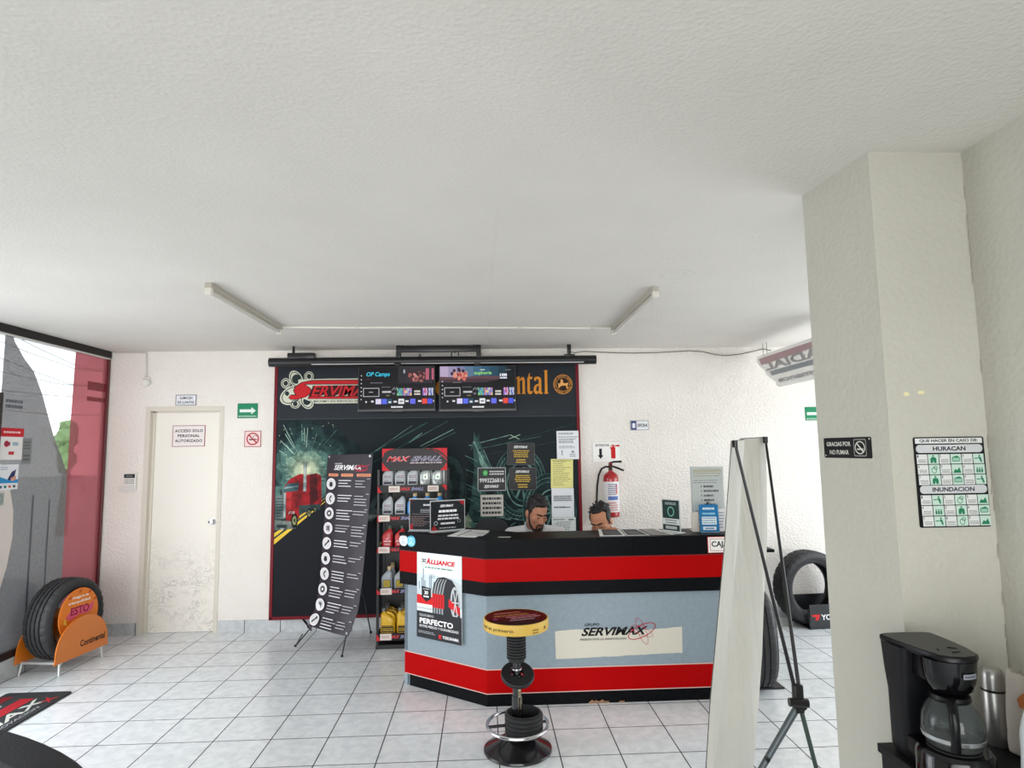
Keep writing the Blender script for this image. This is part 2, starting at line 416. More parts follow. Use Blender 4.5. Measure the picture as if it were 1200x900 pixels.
# ---- left glazing: transom, kerb, glass with printed film
DARKB = mat('transom_brown', (26,23,22), .35, spec=.3)
mb = MB(); mb.box((-3.66,2.0,2.583), (-3.57,YB-.02,2.65), DARKB, .004).box((-3.625,2.0,2.571), (-3.575,YB-.02,2.583), C(205,202,196))
struct(mb.build('trim_1', smooth=0))
mb = MB(); mb.box((-3.66,4.72,0), (-3.572,YB,.15), SKIRT, .004)
struct(mb.build('baseboard_left', smooth=0))
def film(name, rgb, opacity, rough=.08, noise=None):
    """printed see-through vinyl on glass: tinted transmission, some body colour, glossy face"""
    m = bpy.data.materials.new(name); m.use_nodes = True; nt = m.node_tree; nt.nodes.clear(); N = nt.nodes.new; Lk = nt.links.new
    o = N('ShaderNodeOutputMaterial'); L = (*lin(rgb), 1)
    tr = N('ShaderNodeBsdfTransparent'); tr.inputs[0].default_value = L
    di = N('ShaderNodeBsdfDiffuse'); di.inputs[0].default_value = L
    mx = N('ShaderNodeMixShader'); mx.inputs[0].default_value = opacity; Lk(tr.outputs[0], mx.inputs[1]); Lk(di.outputs[0], mx.inputs[2])
    if noise:
        tc = N('ShaderNodeTexCoord'); n = N('ShaderNodeTexNoise'); n.inputs['Scale'].default_value = noise[0]; n.inputs['Detail'].default_value = 6; Lk(tc.outputs['Object'], n.inputs['Vector'])
        r = N('ShaderNodeMapRange'); r.inputs['From Min'].default_value = .35; r.inputs['From Max'].default_value = .7; r.inputs['To Min'].default_value = noise[1]; r.inputs['To Max'].default_value = noise[2]
        Lk(n.outputs['Fac'], r.inputs['Value']); Lk(r.outputs[0], mx.inputs[0])
    gl = N('ShaderNodeBsdfGlossy'); gl.inputs['Roughness'].default_value = rough
    lw = N('ShaderNodeLayerWeight'); lw.inputs[0].default_value = .5
    pw = N('ShaderNodeMath'); pw.operation = 'POWER'; pw.inputs[1].default_value = 4; Lk(lw.outputs['Facing'], pw.inputs[0])
    fr = N('ShaderNodeMapRange'); fr.inputs['To Min'].default_value = .03; fr.inputs['To Max'].default_value = .9; Lk(pw.outputs[0], fr.inputs['Value'])
    m2 = N('ShaderNodeMixShader'); Lk(fr.outputs[0], m2.inputs[0]); Lk(mx.outputs[0], m2.inputs[1]); Lk(gl.outputs[0], m2.inputs[2]); Lk(m2.outputs[0], o.inputs[0])
    return m
GLASS = film('clear_glass', (250,252,252), 0, .0)
win = struct(thing('window_1', None, None, (-3.6, 5.45, .15)))
W0 = (-3.6, 5.45, .15)
MB(W0).box((-3.606,4.82,.19), (-3.600,6.12,2.575), GLASS).build('pane', win, 0)
mb = MB(W0); FRB = mat('window_frame_dark', (40,26,24), .4)
mb.box((-3.63,4.80,.15), (-3.58,6.13,.205), FRB, .003).box((-3.63,6.105,.205), (-3.58,6.135,2.575), mat('window_frame_red', (92,30,34), .4), .003)
mb.build('window_frame', win, 0)
def gpt(y, z): return (y-5.45, z-.15)   # glass-plane coordinates; +x of the print runs towards the back wall
gfn = plane_fn((0,0,0), (0,1,0), (0,0,1), 0)
def gfn(x, y, h): return Vector((.0006+h, x, y))
arc = [(4.905,2.575),(4.92,2.54),(5.035,2.42),(5.145,2.335),(5.26,2.155),(5.345,1.98),(5.44,1.79),(5.525,1.67),(5.585,1.56),(5.62,1.47)]
GREY = film('grey_film', (132,131,132), .8, .07, (40, .70, .84)); REDF = film('red_film', (180,98,106), .8, .1, (1.4, .68, .92)); PALE = film('pale_film', (232,222,214), .82, .09)
REDS = film('deep_red_film', (150,54,64), .6, .1)
pr = Print(gfn, .0005)
pr.poly([gpt(4.82,2.575)]+[gpt(*p) for p in arc]+[gpt(5.635,.205), gpt(4.82,.205)], GREY); pr.build('grey_film', win)
pr = Print(gfn, .0005)
pr.poly([gpt(5.62,1.47), gpt(5.625,2.0), gpt(5.64,2.575), gpt(6.105,2.575), gpt(6.105,.205), gpt(5.635,.205)], REDF)
pr.rect(*gpt(5.83,2.255), *gpt(6.10,2.335), REDS); pr.rect(*gpt(5.83,2.155), *gpt(6.10,2.195), REDS)
pr.build('red_film', win)
pr = Print(gfn, .0005); pr.h = .0012
pr.poly([gpt(4.82,1.62), gpt(4.88,1.60), gpt(4.96,1.46), gpt(5.02,1.25), gpt(5.03,1.05), gpt(4.99,.83), gpt(4.93,.66), gpt(4.82,.50)], PALE); pr.build('pale_film', win)
pr = Print(gfn, .0005); pr.h = .0012
GL = film('film_print_grey', (90,96,104), .8)
pr.lines(*gpt(4.87,2.02), *gpt(5.05,2.10), 2, GL, .6, 3, .1); pr.rect(*gpt(5.215,.21), *gpt(5.235,1.35), GL); pr.rect(*gpt(5.41,.21), *gpt(5.425,1.30), GL); pr.build('film_print', win)
# entrance door leaf beside the glazing, mostly past the edge of the photograph
d2 = struct(thing('door_2', None, None, (-3.6, 4.3, 0)))
mb = MB((-3.6,4.3,0)); BF = mat('door_frame_black', (28,24,23), .4)
mb.box((-3.63,4.73,0), (-3.57,4.81,2.134), BF, .004).box((-3.63,4.30,2.05), (-3.57,4.73,2.134), BF, .004).box((-3.63,4.30,0), (-3.57,4.73,.12), BF, .004)
mb.build('door_frame', d2, 0)
MB((-3.6,4.3,0)).box((-3.604,4.30,.12), (-3.598,4.73,2.05), GLASS).build('pane', d2, 0)

# ---- outside
struct(MB().box((-60,-40,-.3), (60,60,-.12), mat('street_concrete', (186,184,180), .9, bump=(30,.2))).build('ground', smooth=0))
LEAF = mat('leaf_green', (104,130,72), .7, bump=(6,.8)); BARK = mat('bark', (84,68,54), .9)
tr = thing('street_tree', 'leafy green street tree seen through the clear glass', 'tree', (-9.6, 14.9, -.12))
R = random.Random(4); mb = MB()
for i in range(22):
    a = R.uniform(0, 2*PI); r = R.uniform(0, .13); bm = bmesh.new(); bmesh.ops.create_icosphere(bm, subdivisions=2, radius=R.uniform(.10,.19))
    c = Vector((r*math.cos(a), r*math.sin(a), 2.0+R.uniform(-.5,.55)))
    for v in bm.verts: v.co = v.co*R.uniform(.75,1.2)+c
    mb.from_bm(bm, LEAF)
mb.build('crown', tr, 0)
MB().cyl((0,0,0), (.05,0,1.5), .12, BARK, .07).build('trunk', tr)
WIRE = C(70,72,78)
for k, (ya, za, yb, zb, lb) in enumerate([(11.6,4.10,14.3,3.62,'topmost thin black power line outside the clear glass'),(11.6,3.90,14.3,3.60,'second black power line from the top outside the glass'),(11.6,3.66,14.3,3.26,'third black power line, sloping, outside the glass'),
        (11.6,3.36,14.3,3.25,'fourth black power line, nearly level, outside the glass'),(11.6,2.98,14.3,3.0,'fifth black power line, just above the tree, outside the glass'),(11.6,2.66,14.3,2.58,'lowest thin black power line outside the clear glass')]):
    X_ = -9-.12*k; mb = MB((-9,13,3.4)); mb.tube([(X_,ya-6,za+.35),(X_,ya,za),(X_,(ya+yb)/2,(za+zb)/2-.02),(X_,yb,zb),(X_,yb+8,zb+.4)], .009, WIRE, 6)
    o = mb.build('power_line', smooth=60); o.location = (-9,13,3.4); tag(o, lb, 'cable', 'power lines outside')
# ================================================================== back wall: mural board
DR = C(112,18,30,.4); SLATE = C(24,30,37,.6); NIGHT = C(18,29,34,.6); ROAD = C(10,15,23,.6)
TEAL1 = MT(52,86,84); TEAL2 = MT(92,132,124); TEAL3 = MT(130,168,156); TEAL4 = C(168,198,178); CREAM = C(214,214,170); GOLD = C(228,190,60)
BX, BZ, BWD, BHT = -.54, 1.318, 2.945, 2.40
mural = thing('mural_board', 'large dark advertising mural with a red truck, horse and tyres on the back wall', 'mural', (BX, YB-.0, BZ))
MBd = MB((BX,YB,BZ)); MBd.box((BX-BWD/2, 6.108, BZ-BHT/2), (BX+BWD/2, YB, BZ+BHT/2), SLATE); MBd.build('board', mural, 0)
mb = MB((BX,YB,BZ)); t_ = .026
x0, x1, z0, z1 = BX-BWD/2, BX+BWD/2, BZ-BHT/2, BZ+BHT/2
mb.box((x0-.004,6.10,z0-.004),(x0+t_,YB,z1),DR,.003).box((x1-t_,6.10,z0-.004),(x1+.004,YB,z1),DR,.003).box((x0,6.10,z0-.004),(x1,YB,z0+t_),DR,.003)
mb.build('border_frame', mural, 0)
# printed artwork, in wall coordinates measured from the board centre
pr = Print(plane_fn((0, 6.108-YB, 0), XR, ZU), .000012)
def q(x, z): return (x-BX, z-BZ)
ax0, ax1 = x0+t_, x1-t_
C0 = C; C = MT
pr.rect(*q(ax0,z0+t_), *q(ax1,1.98), NIGHT)
R = random.Random(11)
# burst of light behind the truck
B0 = (-1.71,1.52)
for rad, cc in ((.62,C(30,46,50)),(.50,C(40,62,64)),(.40,C(58,88,86)),(.31,C(84,120,112)),(.22,C(126,158,140))):
    P = []
    for i in range(30):
        t = 2*PI*i/30; k = R.uniform(.82,1.1); X = max(ax0+.001, B0[0]+rad*k*math.cos(t)*.85); Z = min(1.975, B0[1]+rad*k*math.sin(t)*.75); P.append(q(X,Z))
    pr.poly(P, cc)
pr.h += pr.step; pr.hold = True
for i in range(75):
    t = R.uniform(.15,PI*1.05); r0 = R.uniform(.12,.3); r1 = r0+R.uniform(.08,.34)
    X0, Z0, X1, Z1 = B0[0]+r0*math.cos(t), B0[1]+r0*math.sin(t), B0[0]+r1*math.cos(t), B0[1]+r1*math.sin(t)
    if X0 < ax0+.01 or X1 < ax0+.01 or Z1 > 1.96 or (t < 1.2 and i % 3): continue
    pr.line([q(X0,Z0), q(X1,Z1)], R.uniform(.002,.006), (TEAL2,TEAL3,TEAL4)[i % 3])
for i in range(34):
    X = R.uniform(ax0+.02,-1.45); Z = R.uniform(1.52,1.95); pr.disc(*q(X,Z), .004, .004, (TEAL4,CREAM)[i % 2], n=6)
pr.hold = False
pr.disc(*q(-1.71,1.50), .15,.125, C(146,172,148)); pr.disc(*q(-1.71,1.50), .105,.09, C(180,194,164)); pr.disc(*q(-1.71,1.50), .055,.05, C(222,222,190))
for i in range(16):
    t = 2*PI*i/16; pr.line([q(B0[0]+.04*math.cos(t),1.50+.04*math.sin(t)), q(B0[0]+.20*math.cos(t),1.50+.16*math.sin(t))], .004, C(196,206,176))
# low sky over the horizon, road and its yellow lines
pr.poly([q(ax0,1.34),q(-1.80,1.36),q(-1.50,1.42),q(-1.44,1.24),q(ax0,1.05)], C(88,124,118))
for i in range(9): pr.disc(*q(R.uniform(ax0+.08,-1.55), R.uniform(1.30,1.42)), R.uniform(.03,.09), .008, (C(54,80,80),C(140,168,152))[i % 2])
pr.poly([q(ax0,z0+t_),q(ax1,z0+t_),q(ax1,.62),q(-.95,.98),q(-1.46,1.26),q(-1.52,1.25),q(ax0,.90)], ROAD)
pr.poly([q(ax0,.90),q(-1.52,1.25),q(-1.47,1.26),q(ax0,.80)], C(60,74,66))
pr.poly([q(ax0,.868),q(-1.50,1.232),q(-1.488,1.240),q(ax0,.905)], GOLD)
pr.poly([q(ax0,.800),q(-1.487,1.212),q(-1.474,1.226),q(ax0,.848)], GOLD)
# red tractor truck
TR = C(158,26,32,.4); TRD = C(96,16,24,.4); TG = C(112,126,124); TGD = C(58,70,72)
pr.poly([q(-1.72,1.44),q(-1.60,1.46),q(-1.555,1.43),q(-1.55,1.16),q(-1.72,1.12)], TR)                 # sleeper
pr.poly([q(-1.665,1.45),q(-1.60,1.46),q(-1.585,1.20),q(-1.66,1.16)], TRD)
pr.poly([q(-1.90,1.34),q(-1.85,1.41),q(-1.76,1.455),q(-1.70,1.45),q(-1.70,1.16),q(-1.90,1.14)], TR)     # cab
pr.poly([q(-1.905,1.315),q(-1.875,1.365),q(-1.765,1.372),q(-1.775,1.295),q(-1.91,1.285)], C(70,96,102)) # windscreen
pr.poly([q(-1.905,1.315),q(-1.895,1.335),q(-1.77,1.345),q(-1.77,1.335)], C(140,168,166))
pr.poly([q(-1.885,1.285),q(-1.76,1.275),q(-1.755,1.04),q(-1.88,1.01)], TR)                           # bonnet side
pr.poly([q(-1.885,1.285),q(-1.83,1.28),q(-1.835,1.12),q(-1.88,1.10)], C(190,44,48,.4))
pr.poly([q(ax0,1.245),q(-1.885,1.285),q(-1.885,1.035),q(ax0,1.035)], TG)                              # grille
for i in range(7): pr.rect(*q(ax0+.006,1.06+.027*i), *q(-1.90,1.068+.027*i), TGD)
pr.rect(*q(-1.905,1.05), *q(-1.885,1.28), C(176,184,180))
pr.poly([q(ax0,1.03),q(-1.80,1.01),q(-1.785,.945),q(ax0,.93)], C(126,134,128)); pr.rect(*q(ax0+.02,.955), *q(-1.87,.985), TGD)
pr.rect(*q(ax0+.055,.935), *q(-1.90,.952), C(226,226,220))
pr.rect(*q(-1.725,1.29), *q(-1.695,1.555), C(150,160,156)); pr.rect(*q(-1.716,1.29), *q(-1.708,1.555), C(206,212,206))
pr.poly([q(-1.76,1.16),q(-1.56,1.17),q(-1.56,1.12),q(-1.76,1.08)], TGD)
for cx, cz, rx, rz in ((-1.80,1.02,.032,.068),(-1.665,1.085,.022,.05),(-1.61,1.115,.016,.038)):
    pr.disc(*q(cx,cz), rx, rz, C(20,22,24)); pr.disc(*q(cx,cz), rx*.62, rz*.62, C(146,150,104)); pr.disc(*q(cx,cz), rx*.25, rz*.25, C(60,62,50))
pr.disc(*q(-1.93,1.285), .012,.03, TGD); pr.text('FR', *q(-1.86,1.08), *q(-1.80,1.105), C(214,206,200), .3, .01)
pr.poly([q(-1.52,1.34),q(-1.49,1.36),q(-1.48,1.26),q(-1.51,1.25)], TG)
# long streaks across the night sky
for (a, b, c2, d, wd, cc) in ((-1.25,1.55,-.55,1.93,.012,TEAL1),(-1.15,1.50,-.62,1.82,.006,TEAL1),(-.95,1.62,-.35,1.94,.005,TEAL2),(-1.05,1.66,-.70,1.90,.004,TEAL3),(-.72,1.74,-.60,1.83,.006,TEAL3),
        (-.62,1.70,-.30,1.86,.007,TEAL3),(-.75,1.61,-.28,1.83,.004,TEAL2),(-.15,1.70,.24,1.795,.007,TEAL3),(-.1,1.66,.55,1.78,.004,TEAL2),(.20,1.72,.88,1.90,.004,TEAL1),(.0,1.61,.9,1.76,.003,TEAL1)):
    pr.line([q(a,b),q(c2,d)], wd, cc)
pr.line([q(.25,1.80),q(.34,1.755)], .006, TEAL4); pr.line([q(.24,1.76),q(.35,1.80)], .006, TEAL4)
# parked silver car between the banner and the rack
pr.poly([q(-1.12,1.0),q(-1.12,1.10),q(-1.06,1.22),q(-.95,1.25),q(-.80,1.22),q(-.72,1.12),q(-.70,.98)], C(70,84,84)); pr.poly([q(-1.05,1.12),q(-1.02,1.20),q(-.93,1.22),q(-.92,1.12)], C(26,32,36))
pr.rect(*q(-1.14,1.02), *q(-.9,1.06), C(124,134,130)); pr.disc(*q(-1.02,.98), .05,.06, C(18,20,22)); pr.poly([q(-1.02,.82),q(-.92,.76),q(-.92,.70),q(-1.02,.77)], C(170,160,90))
# big tyres printed in green-grey
def printed_tyre(cx, cz, rx, rz, w_, inner):
    pr.disc(*q(cx,cz), rx, rz, C(34,52,54), n=48)
    for k in range(5):
        f = 1-.055*k; pr.ring(*q(cx-w_*k*.012,cz), rx*f, rz*f, rz*.016, (TEAL2,TEAL1,TEAL3,TEAL1,TEAL2)[k], n=48)
    pr.h += pr.step; pr.hold = True
    for i in range(44):
        t = 2*PI*i/44; pr.line([q(cx+rx*.985*math.cos(t),cz+rz*.985*math.sin(t)), q(cx+rx*.80*math.cos(t+.12),cz+rz*.80*math.sin(t+.12))], .005, C(20,30,34))
    pr.hold = False
    pr.disc(*q(cx+w_,cz-.01), rx*inner, rz*inner, C(24,36,40), n=40); pr.ring(*q(cx+w_,cz-.01), rx*inner, rz*inner, .012, TEAL3, n=40)
    pr.ring(*q(cx+w_,cz-.01), rx*inner*.78, rz*inner*.78, .02, TEAL1, n=40)
    for i in range(9):
        t = 2*PI*i/9; pr.line([q(cx+w_,cz), q(cx+w_+rx*inner*.76*math.cos(t),cz+rz*inner*.76*math.sin(t))], .02, C(96,130,122))
printed_tyre(.34,1.33,.255,.35,.02,.6)
pr.disc(*q(-.34,1.33), .15,.27, C(48,66,66), n=40); pr.disc(*q(-.345,1.32), .11,.22, C(34,48,50)); pr.disc(*q(-.36,1.27), .05,.13, C(58,80,78)); pr.line([q(-.36,1.45),q(-.40,1.12)], .025, C(78,104,98))
# horse head and neck
pr.poly([q(-.23,.98),q(-.19,1.20),q(-.16,1.42),q(-.145,1.60),q(-.125,1.70),q(-.105,1.755),q(-.10,1.83),q(-.075,1.77),q(-.05,1.82),q(-.045,1.74),q(-.015,1.66),q(.045,1.52),q(.10,1.42),q(.115,1.37),q(.085,1.33),q(.05,1.34),q(-.01,1.44),q(-.03,1.40),q(.02,1.22),q(.09,1.02),q(.10,.98)], C(62,90,88))
pr.poly([q(-.09,1.72),q(-.06,1.74),q(-.02,1.63),q(.05,1.49),q(.10,1.39),q(.08,1.36),q(.0,1.50),q(-.06,1.60)], TEAL2)
pr.poly([q(-.06,1.60),q(-.02,1.55),q(.03,1.44),q(-.005,1.455),q(-.04,1.52)], TEAL3); pr.disc(*q(-.045,1.655), .012,.010, C(14,20,22))
pr.line([q(-.10,1.74),q(-.085,1.70),q(-.035,1.60),q(.03,1.47),q(.09,1.385)],.012,C(150,186,172)); pr.line([q(-.01,1.66),q(.05,1.52),q(.105,1.41)],.007,C(150,186,172)); pr.line([q(-.01,1.44),q(-.05,1.30),q(-.03,1.10)],.014,TEAL2)
pr.poly([q(-.15,1.60),q(-.11,1.70),q(-.10,1.5),q(-.13,1.2),q(-.17,1.0),q(-.20,1.0)], C(26,40,42))
for i in range(14):
    Z = 1.02+.045*i; pr.line([q(-.17+R.uniform(-.02,.02),Z), q(-.04+R.uniform(-.05,.08)-.05,Z-.06)], R.uniform(.004,.010), (TEAL1,TEAL2,C(26,40,42))[i % 3])
pr.poly([q(-.33,.92),q(-.16,1.05),q(-.05,.84),q(-.28,.80)], C(150,166,138)); pr.poly([q(-.16,.98),q(.2,.92),q(.25,.82),q(-.1,.84)], C(92,130,120))
for i in range(26):
    X = R.uniform(-.1,.45); Z = R.uniform(.84,1.10); pr.line([q(X,Z),q(X+R.uniform(.02,.12),Z+R.uniform(-.03,.05))], R.uniform(.004,.012), (TEAL1,TEAL2,TEAL3,C(26,40,46))[i % 4])
printed_tyre(.62,1.06,.26,.36,.03,.62)
C = C0
# band of brand names along the top
pr.rect(*q(ax0,1.98), *q(ax1,z1), C(30,36,43,.45)); pr.rect(*q(ax0,1.974), *q(ax1,1.980), C(58,70,74))
# atom-and-lettering emblem on the left
LC = C(206,208,190); LD = C(32,44,44)
def atom(cx, cz, s):
    for (dx, dz, rx, rz, rot) in ((-.035,.095,.060,.095,.5),(.085,.125,.045,.048,0),(-.135,.06,.045,.050,0),(-.07,-.055,.125,.085,.5),(.07,-.115,.060,.080,.5),(-.04,-.14,.050,.045,0)):
        pr.disc(*q(cx+dx*s,cz+dz*s), rx*s, rz*s, LC, rot)
    for (dx, dz, rx, rz, rot) in ((-.035,.095,.060,.095,.5),(.085,.125,.045,.048,0),(-.135,.06,.045,.050,0),(-.07,-.055,.125,.085,.5),(.07,-.115,.060,.080,.5),(-.04,-.14,.050,.045,0)):
        pr.ring(*q(cx+dx*s,cz+dz*s), rx*s*.86, rz*s*.86, .008*s, LD, rot)
    for (dx, dz, r) in ((-.035,.10,.042),(.085,.125,.022),(-.135,.06,.022),(.07,-.115,.036),(-.04,-.14,.022),(-.12,-.04,.02)): pr.disc(*q(cx+dx*s,cz+dz*s), r*s, r*s*1.1, LD)
atom(-1.775,2.265,1.0)
RB = C(196,24,34,.4); RK = C(58,8,14)
pr.poly([q(-1.79,2.36),q(-1.50,2.365),q(-1.10,2.365),q(-1.10,2.125),q(-1.62,2.125),q(-1.80,2.20)], LC)
pr.poly([q(-1.885,2.185),q(-1.86,2.165),q(-1.79,2.165),q(-1.71,2.19),q(-1.66,2.23),q(-1.67,2.275),q(-1.72,2.31),q(-1.10,2.305),q(-1.10,2.355),q(-1.66,2.355),q(-1.76,2.335),q(-1.82,2.295),q(-1.84,2.255),q(-1.82,2.215),q(-1.86,2.215)], RK)
pr.poly([q(-1.88,2.187),q(-1.855,2.171),q(-1.79,2.171),q(-1.715,2.194),q(-1.668,2.232),q(-1.677,2.272),q(-1.735,2.316),q(-1.10,2.312),q(-1.10,2.348),q(-1.66,2.348),q(-1.756,2.329),q(-1.812,2.292),q(-1.832,2.255),q(-1.805,2.206),q(-1.86,2.209)], RB)
pr.poly([q(-1.70,2.17),q(-1.65,2.30),q(-1.10,2.30),q(-1.10,2.165)], RK); pr.poly([q(-1.69,2.172),q(-1.10,2.172),q(-1.10,2.190),q(-1.68,2.190)], RB)
pr.text('ERVIMAX', *q(-1.665,2.196), *q(-1.03,2.300), RB, .3, .02); 
for (xx) in (-1.575,-1.44,-1.35): pr.poly([q(xx,2.196),q(xx+.03,2.196),q(xx+.036,2.212)], LC)
pr.text('LO MAXIMO EN SERVICIO AUTO', *q(-1.70,2.137), *q(-1.15,2.157), C(30,32,34), 0, .01)
# orange lettering and round emblem on the right (hidden start of the word behind the screens)
OR = C(226,146,40,.45)
pr.text('Co', *q(-.47,2.165), *q(-.18,2.36), OR, 0, .03); pr.text('ntine', *q(-.14,2.20), *q(.29,2.34), OR, 0, .03)
def serif_letters(x, z, s):
    def P(*pts): pr.poly([q(x+a*s, z+b*s) for a, b in pts], OR)
    P((0,1),(.17,1.02),(.17,.06),(.22,0),(-.02,0),(.02,.06),(.02,.86),(-.03,.93)); P((.17,.86),(.30,1.0),(.42,.97),(.47,.82),(.47,.06),(.52,0),(.28,0),(.32,.06),(.32,.78),(.28,.84),(.17,.74))       # n
    P((.60,.86),(.74,1.22),(.76,1.22),(.76,1.0),(.92,1.0),(.89,.86),(.76,.86),(.76,.20),(.80,.14),(.93,.18),(.90,.05),(.78,-.03),(.66,.02),(.61,.16),(.61,.86))                                         # t
    P((1.00,.80),(1.04,.97),(1.24,1.02),(1.40,.94),(1.43,.78),(1.43,.12),(1.50,.06),(1.48,0),(1.32,-.02),(1.28,.08),(1.28,.78),(1.22,.88),(1.13,.84),(1.12,.74)); P((1.28,.60),(1.08,.52),(.98,.38),(.98,.14),(1.06,0),(1.18,-.02),(1.29,.08),(1.29,.2),(1.20,.13),(1.13,.2),(1.13,.34),(1.18,.44),(1.29,.49))   # a
    P((1.58,1.36),(1.79,1.40),(1.79,.08),(1.85,0),(1.57,0),(1.63,.08),(1.63,1.28))                                                                                           # l
serif_letters(.325,2.197,.168)
ex, ez = .778, 2.288
pr.ring(*q(ex,ez), .094,.097,.006, OR); pr.ring(*q(ex,ez), .068,.070,.004, OR); pr.disc(*q(ex,ez), .064,.066, C(40,26,18))
for i in range(40):
    t = 2*PI*i/40
    if i % 8 != 7: pr.line([q(ex+.073*math.cos(t),ez+.075*math.sin(t)), q(ex+.086*math.cos(t),ez+.088*math.sin(t))], .0075, C(196,134,62))
HO = C(236,172,96)
pr.poly([q(ex-.045,ez-.004),q(ex-.05,ez+.012),q(ex-.03,ez+.006),q(ex-.02,ez+.03),q(ex-.024,ez+.045),q(ex-.008,ez+.052),q(ex+.002,ez+.035),q(ex+.004,ez+.012),q(ex+.035,ez+.010),q(ex+.05,ez+.018),q(ex+.055,ez-.01),q(ex+.044,ez+.0),q(ex+.044,ez-.02),q(ex+.052,ez-.04),q(ex+.036,ez-.042),q(ex+.03,ez-.014),q(ex+.0,ez-.012),q(ex-.028,ez-.022),q(ex-.03,ez-.034),q(ex-.045,ez-.034),q(ex-.044,ez-.016)], HO)
pr.build('artwork', mural)

cbl = MB((-1.72,6.12,.06)); cbl.tube([(-1.70,6.09,.118),(-1.69,6.115,.09),(-1.66,6.12,.05),(-1.62,6.10,.012)], .006, BLACK, 6); cbl.tube([(-1.69,6.09,.118),(-1.665,6.10,.08),(-1.655,6.11,.03)], .005, BLACK, 6)
o = cbl.build('loose_cable'); o.location = (-1.72,6.12,.06); tag(o, 'short loose black cable hanging below the mural, left of the dark banner', 'cable')
# ================================================================== screens on their pole
POLEB = mat('black_pole', (20,20,22), .35)
pol = thing('screen_pole', 'long black pole with bracket hung under the ceiling, carrying the two screens', 'pole', (-.465, 5.9, 2.5))
mb = MB((-.465,5.9,2.5)); mb.cyl((-2.0,5.9,2.500), (1.075,5.9,2.500), .043, POLEB, n=24)
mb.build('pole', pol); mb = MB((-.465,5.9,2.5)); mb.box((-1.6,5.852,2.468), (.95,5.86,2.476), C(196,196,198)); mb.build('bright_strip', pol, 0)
mb = MB((-.465,5.9,2.5))
for x in (-.80,-.045): mb.box((x-.022,5.87,2.47), (x+.022,5.91,2.648), POLEB, .004)
mb.box((-.82,5.868,2.585), (-.025,5.912,2.64), POLEB, .004)
for x in (-.79,-.76,-.09,-.06): mb.cyl((x,5.89,2.64),(x,5.89,2.65),.010,POLEB)
mb.build('ceiling_bracket', pol)
mb = MB((-.465,5.9,2.5)); mb.box((-1.83,5.87,2.53), (-1.58,5.95,2.585), POLEB, .006); mb.cyl((-1.78,5.9,2.58),(-1.78,5.9,2.65),.012,POLEB); mb.build('end_box', pol)
mb = MB((-.465,5.9,2.5)); mb.box((.80,5.88,2.53), (.835,5.92,2.648), POLEB, .004); mb.box((.77,5.87,2.53),(.87,5.93,2.552),POLEB,.003); mb.build('hanger', pol)
mb = MB((-.465,5.9,2.5)); mb.tube([(-.30,5.9,2.545),(-.305,5.88,2.56),(-.29,5.88,2.60),(-.27,5.88,2.575),(-.24,5.88,2.60),(-.235,5.88,2.545)], .006, POLEB, 6); mb.build('cable_loop', pol)
MB((-.465,5.9,2.5)).box((-.33,5.87,2.615),(-.19,5.89,2.625),C(190,190,190)).build('bracket_plate', pol, 0)
MB((-.465,5.9,2.5)).cyl((-.60,5.9,2.53),(-.60,5.89,2.565),.01,POLEB).build('clamp_screw', pol)
TVB = mat('tv_black', (14,14,16), .25)
